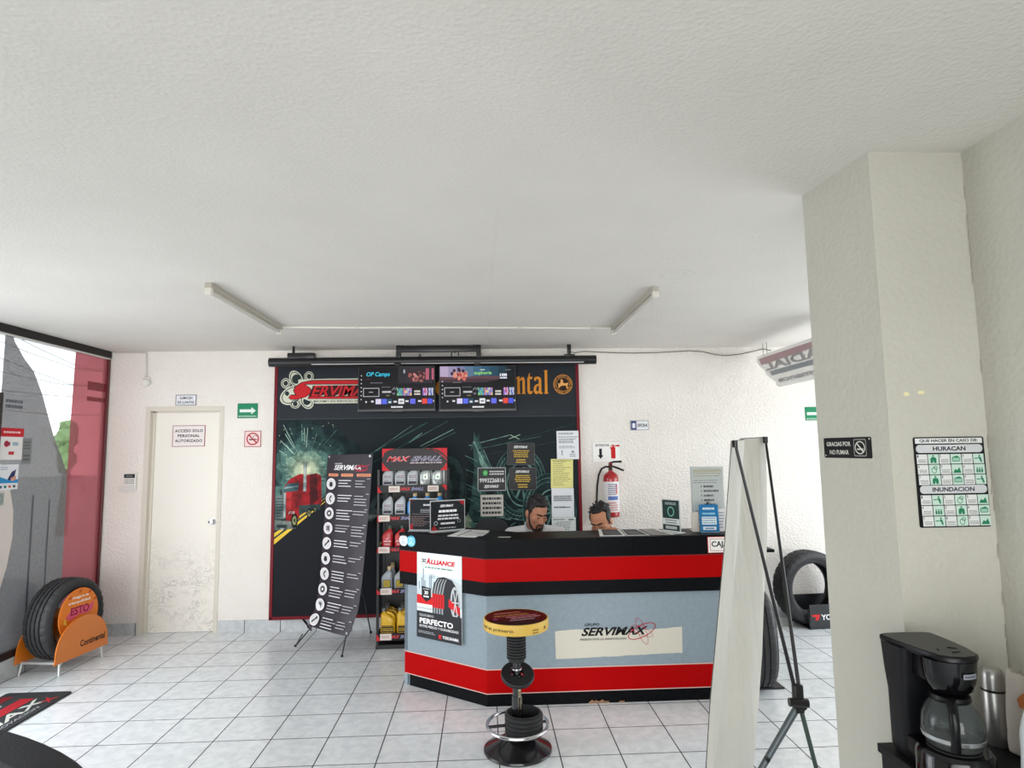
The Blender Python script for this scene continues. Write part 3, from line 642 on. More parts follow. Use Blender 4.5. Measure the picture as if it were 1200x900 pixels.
def tv(x0, x1, z0, z1, label, right):
    cx, cz = (x0+x1)/2, (z0+z1)/2; Y = 5.79
    t = thing('television', label, 'television', (cx, Y, cz), 0, 'screens above the counter')
    mb = MB((cx,Y,cz)); mb.box((x0,Y,z0), (x1,Y+.045,z1), TVB, .006); mb.box((cx-.05,Y+.005,z0-.008),(cx+.05,Y+.03,z0+.004),TVB,.003); mb.box((cx-.1,Y+.045,cz-.1),(cx+.1,Y+.075,cz+.1),TVB,.005); mb.box((cx-.03,Y+.045,cz),(cx+.03,Y+.062,z1+.03),TVB,.004)
    mb.build('housing', t, 0)
    W, Hh = x1-x0-.02, z1-z0-.03
    MB((cx,Y,cz)).box((x0,Y-.0035,z0), (x1,Y+.004,z0+.012), mat('tv_trim',(70,70,74),.3), .002).build('bezel', t, 0)
    pr = Print(plane_fn((0,-.0008,.006), XR, ZU), .00005); S = .40
    def e(r,g,b): return E(r,g,b,S*(.45 if r+g+b < 130 else 1))
    w2, h2 = W/2, Hh/2
    pr.rect(-w2,-h2,w2,h2, e(34,34,40) if not right else e(24,26,32))
    def X(u): return -w2+u*W
    def Y2(v): return h2-v*Hh
    if not right:
        pr.rect(X(.52),Y2(.40),X(.98),Y2(0), e(44,42,48)); pr.rect(X(.62),Y2(.36),X(.86),Y2(.02), e(52,44,50))
        pr.text('OP Camps', X(.10),Y2(.26),X(.41),Y2(.13), e(60,196,226), .25, .02); pr.text('HBO', X(.10),Y2(.31),X(.145),Y2(.285), e(120,60,90))
        pr.lines(X(.15),Y2(.40),X(.32),Y2(.37),1,e(120,120,126),.6,2,.05)
        Rr = random.Random(9)
        for i in range(34): pr.disc(X(.66+.2*Rr.random()),Y2(.15+.20*Rr.random()), .012,.013, e(*Rr.choice([(150,84,84),(196,130,120),(92,40,44),(170,100,96),(60,34,40)])), n=8)
        pr.disc(X(.60),Y2(.12),.009,.02,e(150,160,170)); pr.rect(X(.885),Y2(.32),X(.93),Y2(.05),e(176,92,112)); pr.rect(X(.965),Y2(.32),X(.995),Y2(.05),e(176,92,112))
        dv = 0
    else:
        for i, cc in enumerate([(176,160,190),(150,140,172),(118,122,158),(84,112,138),(58,98,122),(44,84,108),(36,70,90),(30,54,66),(30,38,46)]):
            pr.rect(X(i/9),Y2(.26),X((i+1)/9),Y2(0), e(*cc))
        pr.poly([(X(0),Y2(.35)),(X(0),Y2(.24)),(X(.3),Y2(.26)),(X(.55),Y2(.22)),(X(.8),Y2(.24)),(X(.8),Y2(.30)),(X(.5),Y2(.36))], e(92,64,72)); pr.poly([(X(0),Y2(.38)),(X(0),Y2(.31)),(X(.5),Y2(.29)),(X(.8),Y2(.31)),(X(.6),Y2(.38))], e(64,48,56))
        Rr = random.Random(19)
        for i in range(26): pr.disc(X(.19+.17*Rr.random()),Y2(.14+.17*Rr.random()), .014,.018, e(*Rr.choice([(176,70,66),(200,110,96),(120,44,46),(210,140,120)])), n=8)
        for u, v in ((.16,.17),(.19,.10),(.25,.07),(.31,.11),(.26,.10)): pr.disc(X(u),Y2(v), .014,.017, e(58,34,46), n=10)
        pr.text('euphoria', X(.455),Y2(.215),X(.69),Y2(.115), e(150,214,110), 0, .02); pr.rect(X(.535),Y2(.09),X(.60),Y2(.075), e(220,230,230))
        pr.text('100', X(.80),Y2(.24),X(.895),Y2(.175), e(236,236,244), 0, .05); pr.lines(X(.80),Y2(.30),X(.895),Y2(.255),1,e(226,226,240),.8,4,.0); pr.lines(X(.875),Y2(.10),X(.95),Y2(.08),1,e(150,150,156),.6,5,.1)
        pr.lines(X(.17),Y2(.39),X(.28),Y2(.365),1,e(130,130,134),.6,6,.0)
        dv = -.01
    for k in range(7): pr.disc(X(.033),Y2(.215+.093*k+ (0 if not right else .14)), .0055,.0055, e(220,220,224) if (not right or k < 5) else e(30,30,34), n=8)
    v0, v1 = .505+dv, .71+dv
    pr.rect(X(.058),Y2(v1),X(.27),Y2(v0), e(190,186,196)); pr.rect(X(.066),Y2(v1-.014),X(.262),Y2(v0+.014), e(28,28,34)); pr.lines(X(.135),Y2(.615),X(.19),Y2(.59),1,e(190,190,196),.7,7,0)
    pr.lines(X(.30),Y2(.50),X(.42),Y2(.475),1,e(120,120,124),.6,8,.1); pr.lines(X(.31),Y2(.64),X(.43),Y2(.56),1,e(196,196,200),.55,9,.0); pr.lines(X(.36),Y2(.70),X(.41),Y2(.67),1,e(160,150,110),.6,9,.0)
    for i in range(7): pr.rect(X(.44+.012*i),Y2(.56-.02*(i % 3)),X(.449+.012*i),Y2(.53-.02*(i % 3)), e(150,150,160))
    pr.rect(X(.445),Y2(.66),X(.48),Y2(.62), e(110,112,124))
    Rr = random.Random(31)
    for (u0, u1, pal) in ((.505,.59,[(120,190,120),(80,140,170),(190,210,160),(60,100,120)]),(.59,.70,[(196,120,140),(120,150,220),(210,190,130),(150,80,120)]),(.845,.91,[(150,110,190),(210,190,220),(190,80,90)]),(.925,.985,[(220,220,230),(150,160,190),(90,100,170)])):
        for i in range(6):
            for j in range(3):
                pr.rect(X(u0+(u1-u0)*i/6),Y2(v0+.01+(v1-v0-.03)*(j+1)/3),X(u0+(u1-u0)*(i+1)/6),Y2(v0+.01+(v1-v0-.03)*j/3), e(*Rr.choice(pal)))
    pr.lines(X(.735),Y2(.69),X(.815),Y2(.56),2,e(220,214,206),.6,10,.0)
    va, vb = .765+dv, .885+dv
    for (u0, u1, cc) in ((.225,.297,(214,206,234)),(.305,.373,(86,104,224)),(.38,.445,(34,70,90)),(.525,.60,(226,228,232)),(.68,.75,(98,104,224)),(.838,.905,(222,72,60)),(.912,.975,(74,86,216))): pr.rect(X(u0),Y2(vb),X(u1),Y2(va), e(*cc))
    for (u0, u1, v) in ((.09,.11,.83),(.165,.20,.82),(.46,.505,.83),(.615,.66,.82),(.785,.83,.82),(.395,.43,.84),(.54,.585,.825),(.985,.997,.82)): pr.rect(X(u0),Y2(v+.022+dv),X(u1),Y2(v-.018+dv), e(214,214,220) if u0 != .54 else e(130,134,140))
    pr.lines(X(.43),Y2(.975),X(.585),Y2(.935),1,e(236,236,240),.9,12,.0)
    pr.build('screen', t)
    return t
tv(-1.158,-.447,2.022,2.446, 'left television showing a dark menu with a cyan show title', False)
tv(-.415,.300,2.014,2.441, 'right television showing a purple and teal picture above its menu', True)

# ================================================================== paper sheets and plates on the mural
YM = 6.1012; INK = C(84,88,96)
def sheet(cx, cz, w, h, base, label, name='paper_sheet', seed=1, parts='form', group='notices taped to the mural', rot=0):
    xd = Vector((math.cos(rot),0,math.sin(rot))); zd = Vector((-math.sin(rot),0,math.cos(rot)))
    p = panel(name, label, 'paper', (cx, YM, cz), xd, zd, w, h, base, .0015, group)
    if parts == 'form':
        p.lines(-w*.42,h*.36,w*.30,h*.44,2,INK,.5,seed); p.rect(-w*.45,h*.27,w*.46,h*.30,C(150,152,158)); p.lines(-w*.40,h*.06,w*.42,h*.24,4,INK,.45,seed+1); p.lines(-w*.40,-h*.12,w*.35,-h*.02,3,INK,.4,seed+2)
        p.rect(-w*.28,-h*.36,-w*.25,-h*.22,INK); p.disc(-w*.265,-h*.21,.006,.008,INK); p.disc(w*.22,-h*.24,.014,.014,C(150,152,158)); p.lines(w*.08,-h*.42,w*.40,-h*.30,2,INK,.4,seed+3)
    elif parts == 'list': p.lines(-w*.40,-h*.42,w*.42,h*.44,13,C(124,124,84),.3,seed,.5); p.rect(-w*.44,h*.43,w*.44,h*.45,C(124,124,84))
    elif parts == 'memo': p.rect(-w*.42,h*.04,w*.44,h*.25,C(200,202,208)); p.lines(-w*.40,h*.05,w*.42,h*.24,4,INK,.5,seed); p.lines(-w*.40,-h*.20,w*.20,-h*.12,1,INK,.6,seed+2); p.rect(w*.02,-h*.18,w*.34,-h*.15,INK)
    else: p.lines(-w*.30,-h*.35,w*.40,h*.25,5,INK,.35,seed); p.lines(-w*.44,h*.30,w*.1,h*.42,1,INK,.5,seed); p.rect(w*.2,h*.30,w*.42,h*.38,INK); p.ring(-w*.36,-h*.1,.016,.035,.003,INK)
    return p.done()
PW = C(226,228,232)
sheet(.811,1.692,.215,.276,PW,'white printed form taped at the top right edge of the mural', seed=3)
sheet(.748,1.418,.216,.280,C(222,216,142),'pale yellow sheet of rows taped under the white form', seed=5, parts='list', rot=-.02)
sheet(.750,1.141,.216,.278,PW,'white memo with a shaded block taped under the yellow sheet', seed=8, parts='memo')
sheet(.755,.928,.232,.145,C(216,222,220),'low white half sheet taped beneath the shaded memo', seed=12, parts='slip')
def plate(cx, cz, w, h, base, label, rot=0, cat='sign', group='small plates on the mural', rr=.014):
    xd = Vector((math.cos(rot),0,math.sin(rot))); zd = Vector((-math.sin(rot),0,math.cos(rot)))
    return panel('wall_plate', label, cat, (cx, YM-.001, cz), xd, zd, w, h, base, .004, group, rr)
PB = C(26,26,30,.35); YEL = C(206,172,64)
for (cz, lb, sd) in ((1.612,'upper black plate with yellow text on the mural tyre',4),(1.375,'lower black plate with yellow text, beside the phone number plate',6)):
    p = plate(.353 if sd == 4 else .366, cz, .268, .214, C(92,96,96), lb, -.02 if sd == 4 else -.015); p.rrect(-.130,-.103,.130,.103,.012,PB)
    p.text('SERVIMAX', -.07,.055,.068,.080, C(236,236,236), .35, .03)
    p.lines(-.085,-.035,.085,.040,4,YEL,.5,sd,.25,True); p.lines(-.05,-.09,.05,-.045,2,YEL,.5,sd+1,.2,True); p.done()
p = plate(.068,1.376,.272,.222,C(196,200,200),'black plate with a green phone icon and a white phone number', 0.0, rr=.006)
p.rect(-.130,-.105,.130,.105,PB); p.disc(-.062,.060,.028,.032,C(34,126,64)); p.disc(-.062,.060,.019,.022,C(120,206,130)); p.poly([(-.085,.032),(-.07,.040),(-.078,.05)],C(34,126,64))
p.lines(-.022,.036,.120,.084,2,C(220,220,222),.5,3,.1); p.text('9993226816',-.118,-.032,.118,.010,C(240,240,240),0,.02); p.text('SERVIMAX',-.075,-.085,.07,-.055,C(240,240,240),.35,.03); p.done()
p = plate(.067,1.126,.218,.204,C(206,202,192),'white plate with four rows of dark capitals below the phone plate', 0.0, rr=.004)
p.lines(-.09,-.09,.092,.088,4,C(62,62,66),.5,8,.02)
for sx2 in (-.1,.1):
    for sz in (-.094,.094): p.disc(sx2,sz,.003,.003,C(110,110,110))
p.done()

# ================================================================== signs on the white wall
def wsign(cx, cz, w, h, base, label, name='wall_sign', t=.004, cat='sign', Y=YB, r=0):
    return panel(name, label, cat, (cx, Y, cz), XR, ZU, w, h, base, t, None, r)
NAVY = C(48,52,92); INKB = C(30,30,36)
p = wsign(-2.864,2.176,.195,.103,C(52,56,84),'small white sign reading ALMACEN DE LLANTAS above the door'); p.rect(-.092,-.046,.092,.046,C(226,226,230)); p.text('ALMACEN',-.060,.008,.060,.034,INKB,0,.02); p.text('DE LLANTAS',-.078,-.034,.078,-.008,INKB,0,.02); p.done()
p = wsign(-2.849,1.833,.308,.203,C(150,62,66),'white sign with red edge reading ACCESO SOLO PERSONAL AUTORIZADO on the door', Y=6.2); p.rect(-.148,-.096,.148,.096,C(232,224,222))
p.text('ACCESO SOLO',-.132,.036,.132,.064,INKB,0,.03,sp=1.1); p.text('PERSONAL',-.104,-.012,.104,.016,INKB,0,.03,sp=1.1); p.text('AUTORIZADO',-.128,-.060,.128,-.032,INKB,0,.03,sp=1.1); p.done()
GR = C(26,122,84)
p = wsign(-2.278,2.066,.192,.143,GR,'green evacuation route sign with arrow, left of the mural'); p.rect(-.090,-.064,.090,.064,C(34,132,92)); p.poly([(-.075,.014),(.035,.014),(.035,.034),(.078,.0),(.035,-.034),(.035,-.014),(-.075,-.014)],C(226,234,228)); p.text('RUTA DE EVACUACION',-.084,-.061,.084,-.045,C(226,234,228),0,.01); p.done()
p = wsign(-2.222,1.795,.158,.154,C(150,54,58),'square red and white no smoking sign beneath the green arrow sign'); p.rect(-.073,-.071,.073,.071,C(236,206,204)); 
p.rect(-.035,-.012,.03,.0,INKB); p.rect(.034,-.012,.045,.0,C(180,60,60)); p.ring(.02,.022,.018,.014,.004,INKB,0,0,250); p.ring(0,0,.060,.060,.012,C(168,40,44)); p.poly([(-.045,.036),(-.036,.045),(.045,-.036),(.036,-.045)],C(168,40,44)); p.done()
p = wsign(1.200,1.618,.282,.201,C(206,206,204),'white extinguisher sign with black down arrow and red cylinder'); p.rect(-.137,-.097,.137,.097,C(240,238,234))
p.text('EXTINTOR',-.110,.055,.028,.078,C(60,60,64),0,.03); p.poly([(-.075,.034),(-.048,.034),(-.048,-.030),(-.033,-.030),(-.0615,-.066),(-.090,-.030),(-.075,-.030)],INKB)
p.rrect(.042,-.064,.086,.050,.010,C(196,30,30)); p.rect(.055,.050,.073,.072,C(196,30,30)); p.poly([(.055,.060),(.128,.072),(.128,.050),(.075,.056)],C(196,30,30)); p.line([(.058,.07),(.04,.058),(.038,.03)],.006,C(196,30,30)); p.done()
p = wsign(1.534,1.876,.182,.096,C(120,124,140),'small white and blue sign reading OFICINA'); p.rect(-.086,-.043,.086,.043,C(228,228,230)); p.rect(-.084,-.042,-.030,.042,C(58,66,116)); p.rrect(-.072,-.026,-.042,.022,.006,C(228,230,236)); p.text('OFICINA',-.022,-.016,.080,.016,INKB,0,.03); p.done()
p = wsign(3.31,1.970,.186,.135,GR,'green evacuation sign at the far right end of the back wall'); p.rect(-.088,-.062,.088,.062,C(34,132,92)); p.poly([(-.076,.014),(.035,.014),(.035,.034),(.078,.0),(.035,-.034),(.035,-.014),(-.076,-.014)],C(226,234,228)); p.text('RUTA DE EVACUACION',-.082,-.060,.082,-.044,C(226,234,228),0,.01); p.done()
# alarm keypad
kp = thing('alarm_keypad', 'white alarm keypad with dark display on the wall left of the door', 'keypad', (-3.345,YB,1.405)); KW = C(226,224,218)
mb = MB((-3.345,YB,1.405)); mb.box((-3.405,YB-.03,1.325),(-3.285,YB,1.488),KW,.006); mb.box((-3.43,YB-.038,1.316),(-3.30,YB-.026,1.372),C(214,212,206),.004); mb.build('casing', kp, 0)
mb = MB((-3.345,YB,1.405)); mb.box((-3.395,YB-.032,1.443),(-3.295,YB-.028,1.480),C(40,44,44),.002); mb.box((-3.375,YB-.033,1.452),(-3.315,YB-.031,1.470),C(96,104,100)); mb.build('display', kp, 0)
mb = MB((-3.345,YB,1.405))
for i in range(5):
    for j in range(3): mb.box((-3.385+.018*i,YB-.034,1.388+.016*j),(-3.375+.018*i,YB-.03,1.399+.016*j),C(150,150,146),.001)
mb.build('keys', kp, 0)
# motion sensor with its surface conduit
sn = thing('motion_sensor', 'small round white motion sensor on a thin conduit, upper left wall', 'sensor', (-3.235,YB,2.35)); mb = MB((-3.235,YB,2.35))
mb.lathe([(0,0),(.030,0),(.036,-.012),(.036,-.05),(.028,-.062),(0,-.066)], KW, 'y', 24, (-3.235,YB,2.345)); mb.box((-3.262,YB-.03,2.372),(-3.208,YB,2.40),KW,.006); mb.build('housing', sn)
mb = MB((-3.235,YB,2.35)); mb.tube([(-3.56,YB-.008,2.642),(-3.262,YB-.008,2.642),(-3.250,YB-.008,2.63),(-3.240,YB-.008,2.40)], .008, C(206,202,192), 8); mb.build('conduit', sn)
# cable slung along the wall top, right of the pole
mb = MB((1.8,6.13,2.6)); pts = [(.83,6.0,2.60),(.90,6.09,2.598),(1.0,6.132,2.618),(1.2,6.132,2.606),(1.48,6.132,2.596),(1.75,6.132,2.600),(2.07,6.132,2.616),(2.2,6.132,2.604),(2.33,6.132,2.574),(2.43,6.132,2.563),(2.58,6.132,2.577),(2.72,6.132,2.605),(2.82,6.132,2.628),(2.90,6.128,2.61)]
mb.tube(pts, .0045, C(110,104,96), 6); o = mb.build('wall_cable'); o.location = (1.8,6.13,2.6); tag(o, 'loose dark cable sagging along the top of the back wall', 'cable')
# fluorescent battens and the conduit between them
GALV = C(178,172,160,.4); TUBE = mat('unlit_tube', (206,204,196), .25); CAPM = C(214,210,200)
def batten(cx, y0, y1, label):
    t = thing('fluorescent_light', label, 'ceiling light', (cx,(y0+y1)/2,2.65), 0, 'fluorescent battens'); o = (cx,(y0+y1)/2,2.65)
    MB(o).box((cx-.020,y0,2.618),(cx+.020,y1,2.65),GALV,.003).build('housing', t, 0)
    MB(o).cyl((cx,y0+.03,2.598),(cx,y1-.03,2.598),.0125,TUBE,n=16).build('tube', t)
    for y, s in ((y0,1),(y1,-1)): MB(o).box((cx-.019,min(y,y+s*.035),2.582),(cx+.019,max(y,y+s*.035),2.62),CAPM,.004).build('end_cap', t, 0)
batten(-1.598,3.64,4.94,'left unlit fluorescent batten on the ceiling')
batten(1.072,3.76,5.06,'right unlit fluorescent batten on the ceiling')
mb = MB((-.27,5.0,2.645)); mb.tube([(-1.64,4.93,2.642),(-1.0,4.975,2.642),(-.30,4.985,2.642),(.5,5.03,2.642),(1.06,5.06,2.642)], .008, C(222,218,208), 8)
for x, y in ((-1.0,4.975),(.3,5.02),(.9,5.05)): mb.box((x-.012,y-.014,2.63),(x+.012,y+.014,2.65),C(200,196,186),.002)
o = mb.build('ceiling_conduit'); o.location = (-.27,5.0,2.645); tag(o, 'thin white conduit across the ceiling between the two battens', 'conduit')

# ================================================================== fire extinguisher
ERED = mat('extinguisher_red', (168,24,30), .25, coat=.6); EB = C(22,22,24,.4)
ex_ = thing('fire_extinguisher', 'red fire extinguisher hung on the wall below its sign', 'fire extinguisher', (1.215,6.06,1.0)); o = (1.215,6.06,1.0)
mb = MB(o); mb.lathe([(0,.0),(.060,.0),(.072,.010),(.074,.03),(.074,.36),(.068,.395),(.045,.42),(.024,.432),(.022,.445)], ERED, 'z', 36, (1.215,6.06,1.0)); mb.build('cylinder', ex_)
mb = MB(o); mb.lathe([(.0745,.05),(.0755,.052),(.0755,.335),(.0745,.337)], C(226,222,222), 'z', 36, (1.215,6.06,1.0)); ob = mb.build('label_wrap', ex_)
def cylfn(cx, cy, cz, r): return lambda x, y, h: Vector((cx+(r+h)*math.sin(x/r), cy-(r+h)*math.cos(x/r), cz+y))
p = Print(cylfn(0,0,0,.0758), .0001)
p.rect(-.045,.16,.060,.163,C(60,60,66)); p.rect(-.045,.165,.055,.20,C(90,120,180),6); p.lines(-.045,.21,.055,.32,6,C(84,96,140),.45,3); p.rect(.03,.22,.05,.31,C(200,120,110)); p.lines(-.045,.06,.055,.15,4,C(200,90,80),.4,5)
p.mb.build('label_print', ex_, 0)
mb = MB(o); mb.cyl((1.215,6.06,1.44),(1.215,6.06,1.50),.018,EB); mb.box((1.20,6.045,1.46),(1.232,6.075,1.52),C(120,40,38),.004); mb.tube([(1.215,6.06,1.515),(1.25,6.04,1.525),(1.315,6.01,1.528)],.008,EB,8); mb.box((1.215,6.045,1.515),(1.32,6.07,1.524),EB,.003); mb.build('valve', ex_)
mb = MB(o); mb.tube([(1.222,6.06,1.485),(1.27,6.04,1.468),(1.335,6.015,1.44)],.009,EB,8); mb.build('lever', ex_)
mb = MB(o); mb.tube([(1.20,6.06,1.475),(1.165,6.05,1.478),(1.125,6.04,1.46),(1.095,6.04,1.40),(1.078,6.04,1.30),(1.07,6.04,1.18),(1.072,6.045,1.08),(1.08,6.05,1.02)],.0095,EB,8); mb.cyl((1.08,6.05,1.03),(1.088,6.05,.95),.012,EB,.016); mb.build('hose', ex_)
mb = MB(o); mb.box((1.19,6.06,1.36),(1.24,YB,1.42),EB,.004); mb.build('wall_bracket', ex_, 0)
MB(o).box((1.185,6.06,1.02),(1.245,YB,1.045),EB,.003).build('wall_bracket', ex_, 0)

# ================================================================== hanging translucent sign at the far right
HX = 2.72; s_ = HX/2.6
def hz(z): return 1.654+(z-1.654)*s_
CLR = film('clear_acrylic', (244,244,242), .55); TX = C(160,158,160); TP = C(180,152,154); TB_ = C(152,158,162)
hs = thing('hanging_sign', 'clear die-cut sign with mirrored grey lettering hanging at the far right', 'sign', (HX,5.4,2.35))
y1_ = 5.80*s_; yn = 4.30*s_
def fn(x, y, h): return Vector((-.003-h, x, y))
pr = Print(fn, .0008); pr.h = 0
def hp(y, z): return (y*s_-5.4, hz(z)-2.35)
out = [hp(5.80,2.50),hp(4.30,2.50),hp(4.30,2.17),hp(5.36,2.17),hp(5.42,2.185),hp(5.44,2.22),hp(5.52,2.26),hp(5.60,2.30),hp(5.66,2.36),hp(5.74,2.40),hp(5.80,2.45)]
hb = MB((HX,5.4,2.35)); n_ = len(out)
hb.add([(HX-.003,5.4+a,2.35+b) for a, b in out]+[(HX+.003,5.4+a,2.35+b) for a, b in out], [list(range(n_)), list(range(n_,2*n_))[::-1]]+[[i,n_+i,n_+(i+1)%n_,(i+1)%n_] for i in range(n_)], CLR); hb.build('acrylic_sheet', hs, 0)
pr.poly([hp(5.765,2.472),hp(4.32,2.472),hp(4.32,2.425),hp(5.70,2.405)], TP)
pr.poly([hp(5.55,2.330),hp(4.32,2.330),hp(4.32,2.290),hp(5.50,2.285)], TB_)
# letters seen from behind read mirrored: RADIAL, and a smaller second word
V, F, bb = glyphs('RADIAL', .25, .03)
def put(t, ya, yb, za, zb, m):
    V, F, bb = glyphs(t, .25, .03)
    P = []
    for x, y in V:
        u = (x-bb[0])/(bb[2]-bb[0]); v = (y-bb[1])/(bb[3]-bb[1]); P.append(hp(ya+(yb-ya)*u, za+(zb-za)*v))
    pr._p(P, F, m)
put('RADIAL', 4.45, 5.62, 2.340, 2.415, TX); put('performance', 4.22, 5.38, 2.195, 2.258, TX)
pr.build('lettering', hs)
for y in (5.92, 5.84, 4.75): MB((HX,5.4,2.35)).cyl((HX,y,hz(2.47)),(HX,y,2.649),.0025,INKB,n=6).build('hanging_wire', hs)
# ================================================================== reception counter
LAMB = mat('black_laminate', (12,13,16), .42, spec=.06, mottle=(40,(16,17,20),.4,.6)); LAMR = mat('red_laminate', (168,2,4), .45, spec=.06); LAMG = mat('grey_laminate', (140,154,163), .6, spec=.25, mottle=(60,(134,148,157),.35,.65)); BOARD = C(150,112,84,.8); LIP = C(214,184,176)
A_ = Vector((-.548,4.683)); B_ = Vector((.002,4.258)); C_ = Vector((1.68,4.256)); dL = (B_-A_).normalized(); nL = Vector((-dL.y, dL.x))  # nL points inwards
def offp(d, ext=0):
    """the counter's plan line moved outwards by d (negative: inwards); ext lengthens the left end"""
    l = A_-dL*ext-nL*d; p0 = l; yy = B_.y-d
    t = (yy-l.y)/dL.y; p1 = l+dL*t
    return [p0, p1, Vector((C_.x, yy))]
def strip(mb, d0, d1, z0, z1, m, ext=0):
    a = offp(d0, ext); b = offp(d1, ext)
    for i in range(2):
        P = [a[i], a[i+1], b[i+1], b[i]]; mb.prism([(p.x,p.y) for p in P], z0, z1, m)
O = (.5,4.4,0)
rc = thing('reception_counter', 'angled reception counter with red, black and grey bands in the middle of the room', 'counter', O)
mb = MB(O); strip(mb, -.03, 0, .233, .715, LAMG, .05); strip(mb, -.03,-.012,0,.233,LAMG,.05); mb.build('front_panel', rc, 0)
mb = MB(O); strip(mb, -.03, .004, .078, .233, LAMR, .045); strip(mb, -.004, .0045, .228, .2335, LIP, .045); strip(mb, -.004, .0045, .078, .083, LIP, .045); mb.build('lower_red_band', rc, 0)
mb = MB(O); strip(mb, -.012, -.002, 0, .078, LAMB, 0); 
R = random.Random(8); ch = offp(-.0015)
for (xa, xb, hh) in ((.66,.78,.020),(.77,.80,.014),(.86,.90,.012)):
    P = [(xa+(xb-xa)*i/9, hh*R.uniform(.5,1.1) if 0 < i < 9 else .002) for i in range(10)]
    mb.add([(x, B_.y+.0016, z+.001) for x, z in P]+[(xb, B_.y+.0016,.001),(xa, B_.y+.0016,.001)], [list(range(12))], BOARD)
mb.build('kick_board', rc, 0)
mb = MB(O); strip(mb, -.012, .018, .70, .788, LAMB, .085); strip(mb, -.012, .0182, .788, .936, LAMR, .085); strip(mb, -.012, .018, .936, 1.04, LAMB, .085); strip(mb, 0, .0186, .933, .939, C(120,30,32), .085); mb.build('fascia', rc, 0)
mb = MB(O); a = offp(.02,.09); b = offp(-.42,.09); b[1] = Vector((.20,4.60)); b[2] = Vector((1.68,4.60))
bi = A_-dL*.09+nL*.44; mb.prism([(a[0].x,a[0].y),(a[1].x,a[1].y),(a[2].x,a[2].y),(1.68,4.60),(.23,4.60),(bi.x,bi.y)], 1.038, 1.064, LAMB); mb.build('countertop', rc, 0)
mb = MB(O); a = A_-dL*.05; e = a+nL*.40; mb.prism([(p.x,p.y) for p in (a, a+dL*.03, e+dL*.03, e)], 0, 1.038, LAMG); mb.build('end_panel', rc, 0)
MB(O).box((1.65,4.27,0),(1.68,4.58,1.038),LAMG).build('end_panel', rc, 0)
# strip of beige tape with the logo over it
mb = MB(O); R = random.Random(3); yv = B_.y-.0012
top = [(.452+.848*i/24, .462+.008*math.sin(i*.3)+R.uniform(-.002,.002)) for i in range(25)]; bot = [(1.296-.842*i/24, .290-.006*i/24+.012*(1-i/24)+R.uniform(-.002,.002)) for i in range(25)]
mb.add([(x,yv,z) for x, z in top+bot], [list(range(50))[::-1]], C(206,202,188)); ob = mb.build('masking_tape', rc, 0); tag(ob, 'long beige strip of masking paper')
LG = C(16,16,20); LR = C(170,28,58)
def servimax(pr, x, y, w, black, red, sub=True):
    """GRUPO SERVIMAX lettering with its crossed orbits; x,y = left end of the baseline, w = width of the word"""
    h = w*.115
    pr.text('SERVIMAX', x, y, x+w*.95, y+h, black, .35, .035)
    pr.text('GRUPO', x+w*.05, y+h*1.18, x+w*.26, y+h*1.50, black, .3, .02)
    if sub: pr.text('PASION POR LA INNOVACION', x-w*.02, y-h*.52, x+w*.64, y-h*.26, black, .3, .012)
    cx, cy = x+w*.86, y+h*.42
    pr.ring(cx, cy, w*.215, w*.085, w*.012, red, .40); pr.ring(cx, cy, w*.195, w*.060, w*.007, red, -1.22); pr.ring(cx, cy, w*.17, w*.055, w*.005, red, -.40)
pr = Print(plane_fn((-.5,B_.y-4.4-.002,0), XR, ZU), .00008); servimax(pr, .625, .425, .47, LG, LR); pr.build('logo', rc)
# things stuck on the counter front
def onleft(s, z, d): p = A_+dL*s-nL*d; return (p.x, p.y, z)
XL = (dL.x, dL.y, 0)
p = panel('tyre_poster', 'ALLIANCE tyre poster reading PERFECTO on the angled left face of the counter', 'poster', onleft(.299,.648,.019), XL, ZU, .412, .582, C(222,226,228), .004)
W_, H2 = .206, .291
p.rect(-W_,-.02,W_,H2,C(206,220,228)); p.rect(-W_,.14,W_,H2,C(230,236,238)); p.poly([(-W_,-.06),(W_,-.06),(W_,.10),(.1,.14),(-.1,.05),(-W_,.04)],C(196,206,210))
for i, (x, h) in enumerate(((-.19,.05),(-.165,.08),(-.15,.14),(-.135,.06),(-.09,.09),(-.075,.10),(-.05,.06))): p.rect(x,.04,x+.012,.04+h,C(150,162,170))
p.line([(-.148,.18),(-.148,.22)],.003,C(110,122,130)); p.lines(-.09,.12,-.03,.15,3,C(130,140,150),.4,2,.1)
for i in range(6): p.rect(-.158+.013*(i % 3),.222+.013*(i//3)+(.004 if i % 2 else 0),-.148+.013*(i % 3),.233+.013*(i//3)+(.004 if i % 2 else 0),C(40,40,44))
p.text('A',-.118,.214,-.078,.258,C(206,34,40),.2,.05); p.text('LLIANCE',-.076,.216,.150,.248,C(206,34,40),.2,.05); p.lines(-.13,.186,.13,.198,1,C(60,130,100),.6,4,.0)
p.poly([(-W_,.0),(-.02,-.01),(-.02,-.075),(-W_,-.06)],C(206,30,36)); p.rect(-W_,-.075,-.06,-.062,C(240,240,240)); p.rect(-W_,-.095,-.06,-.085,C(190,196,200))
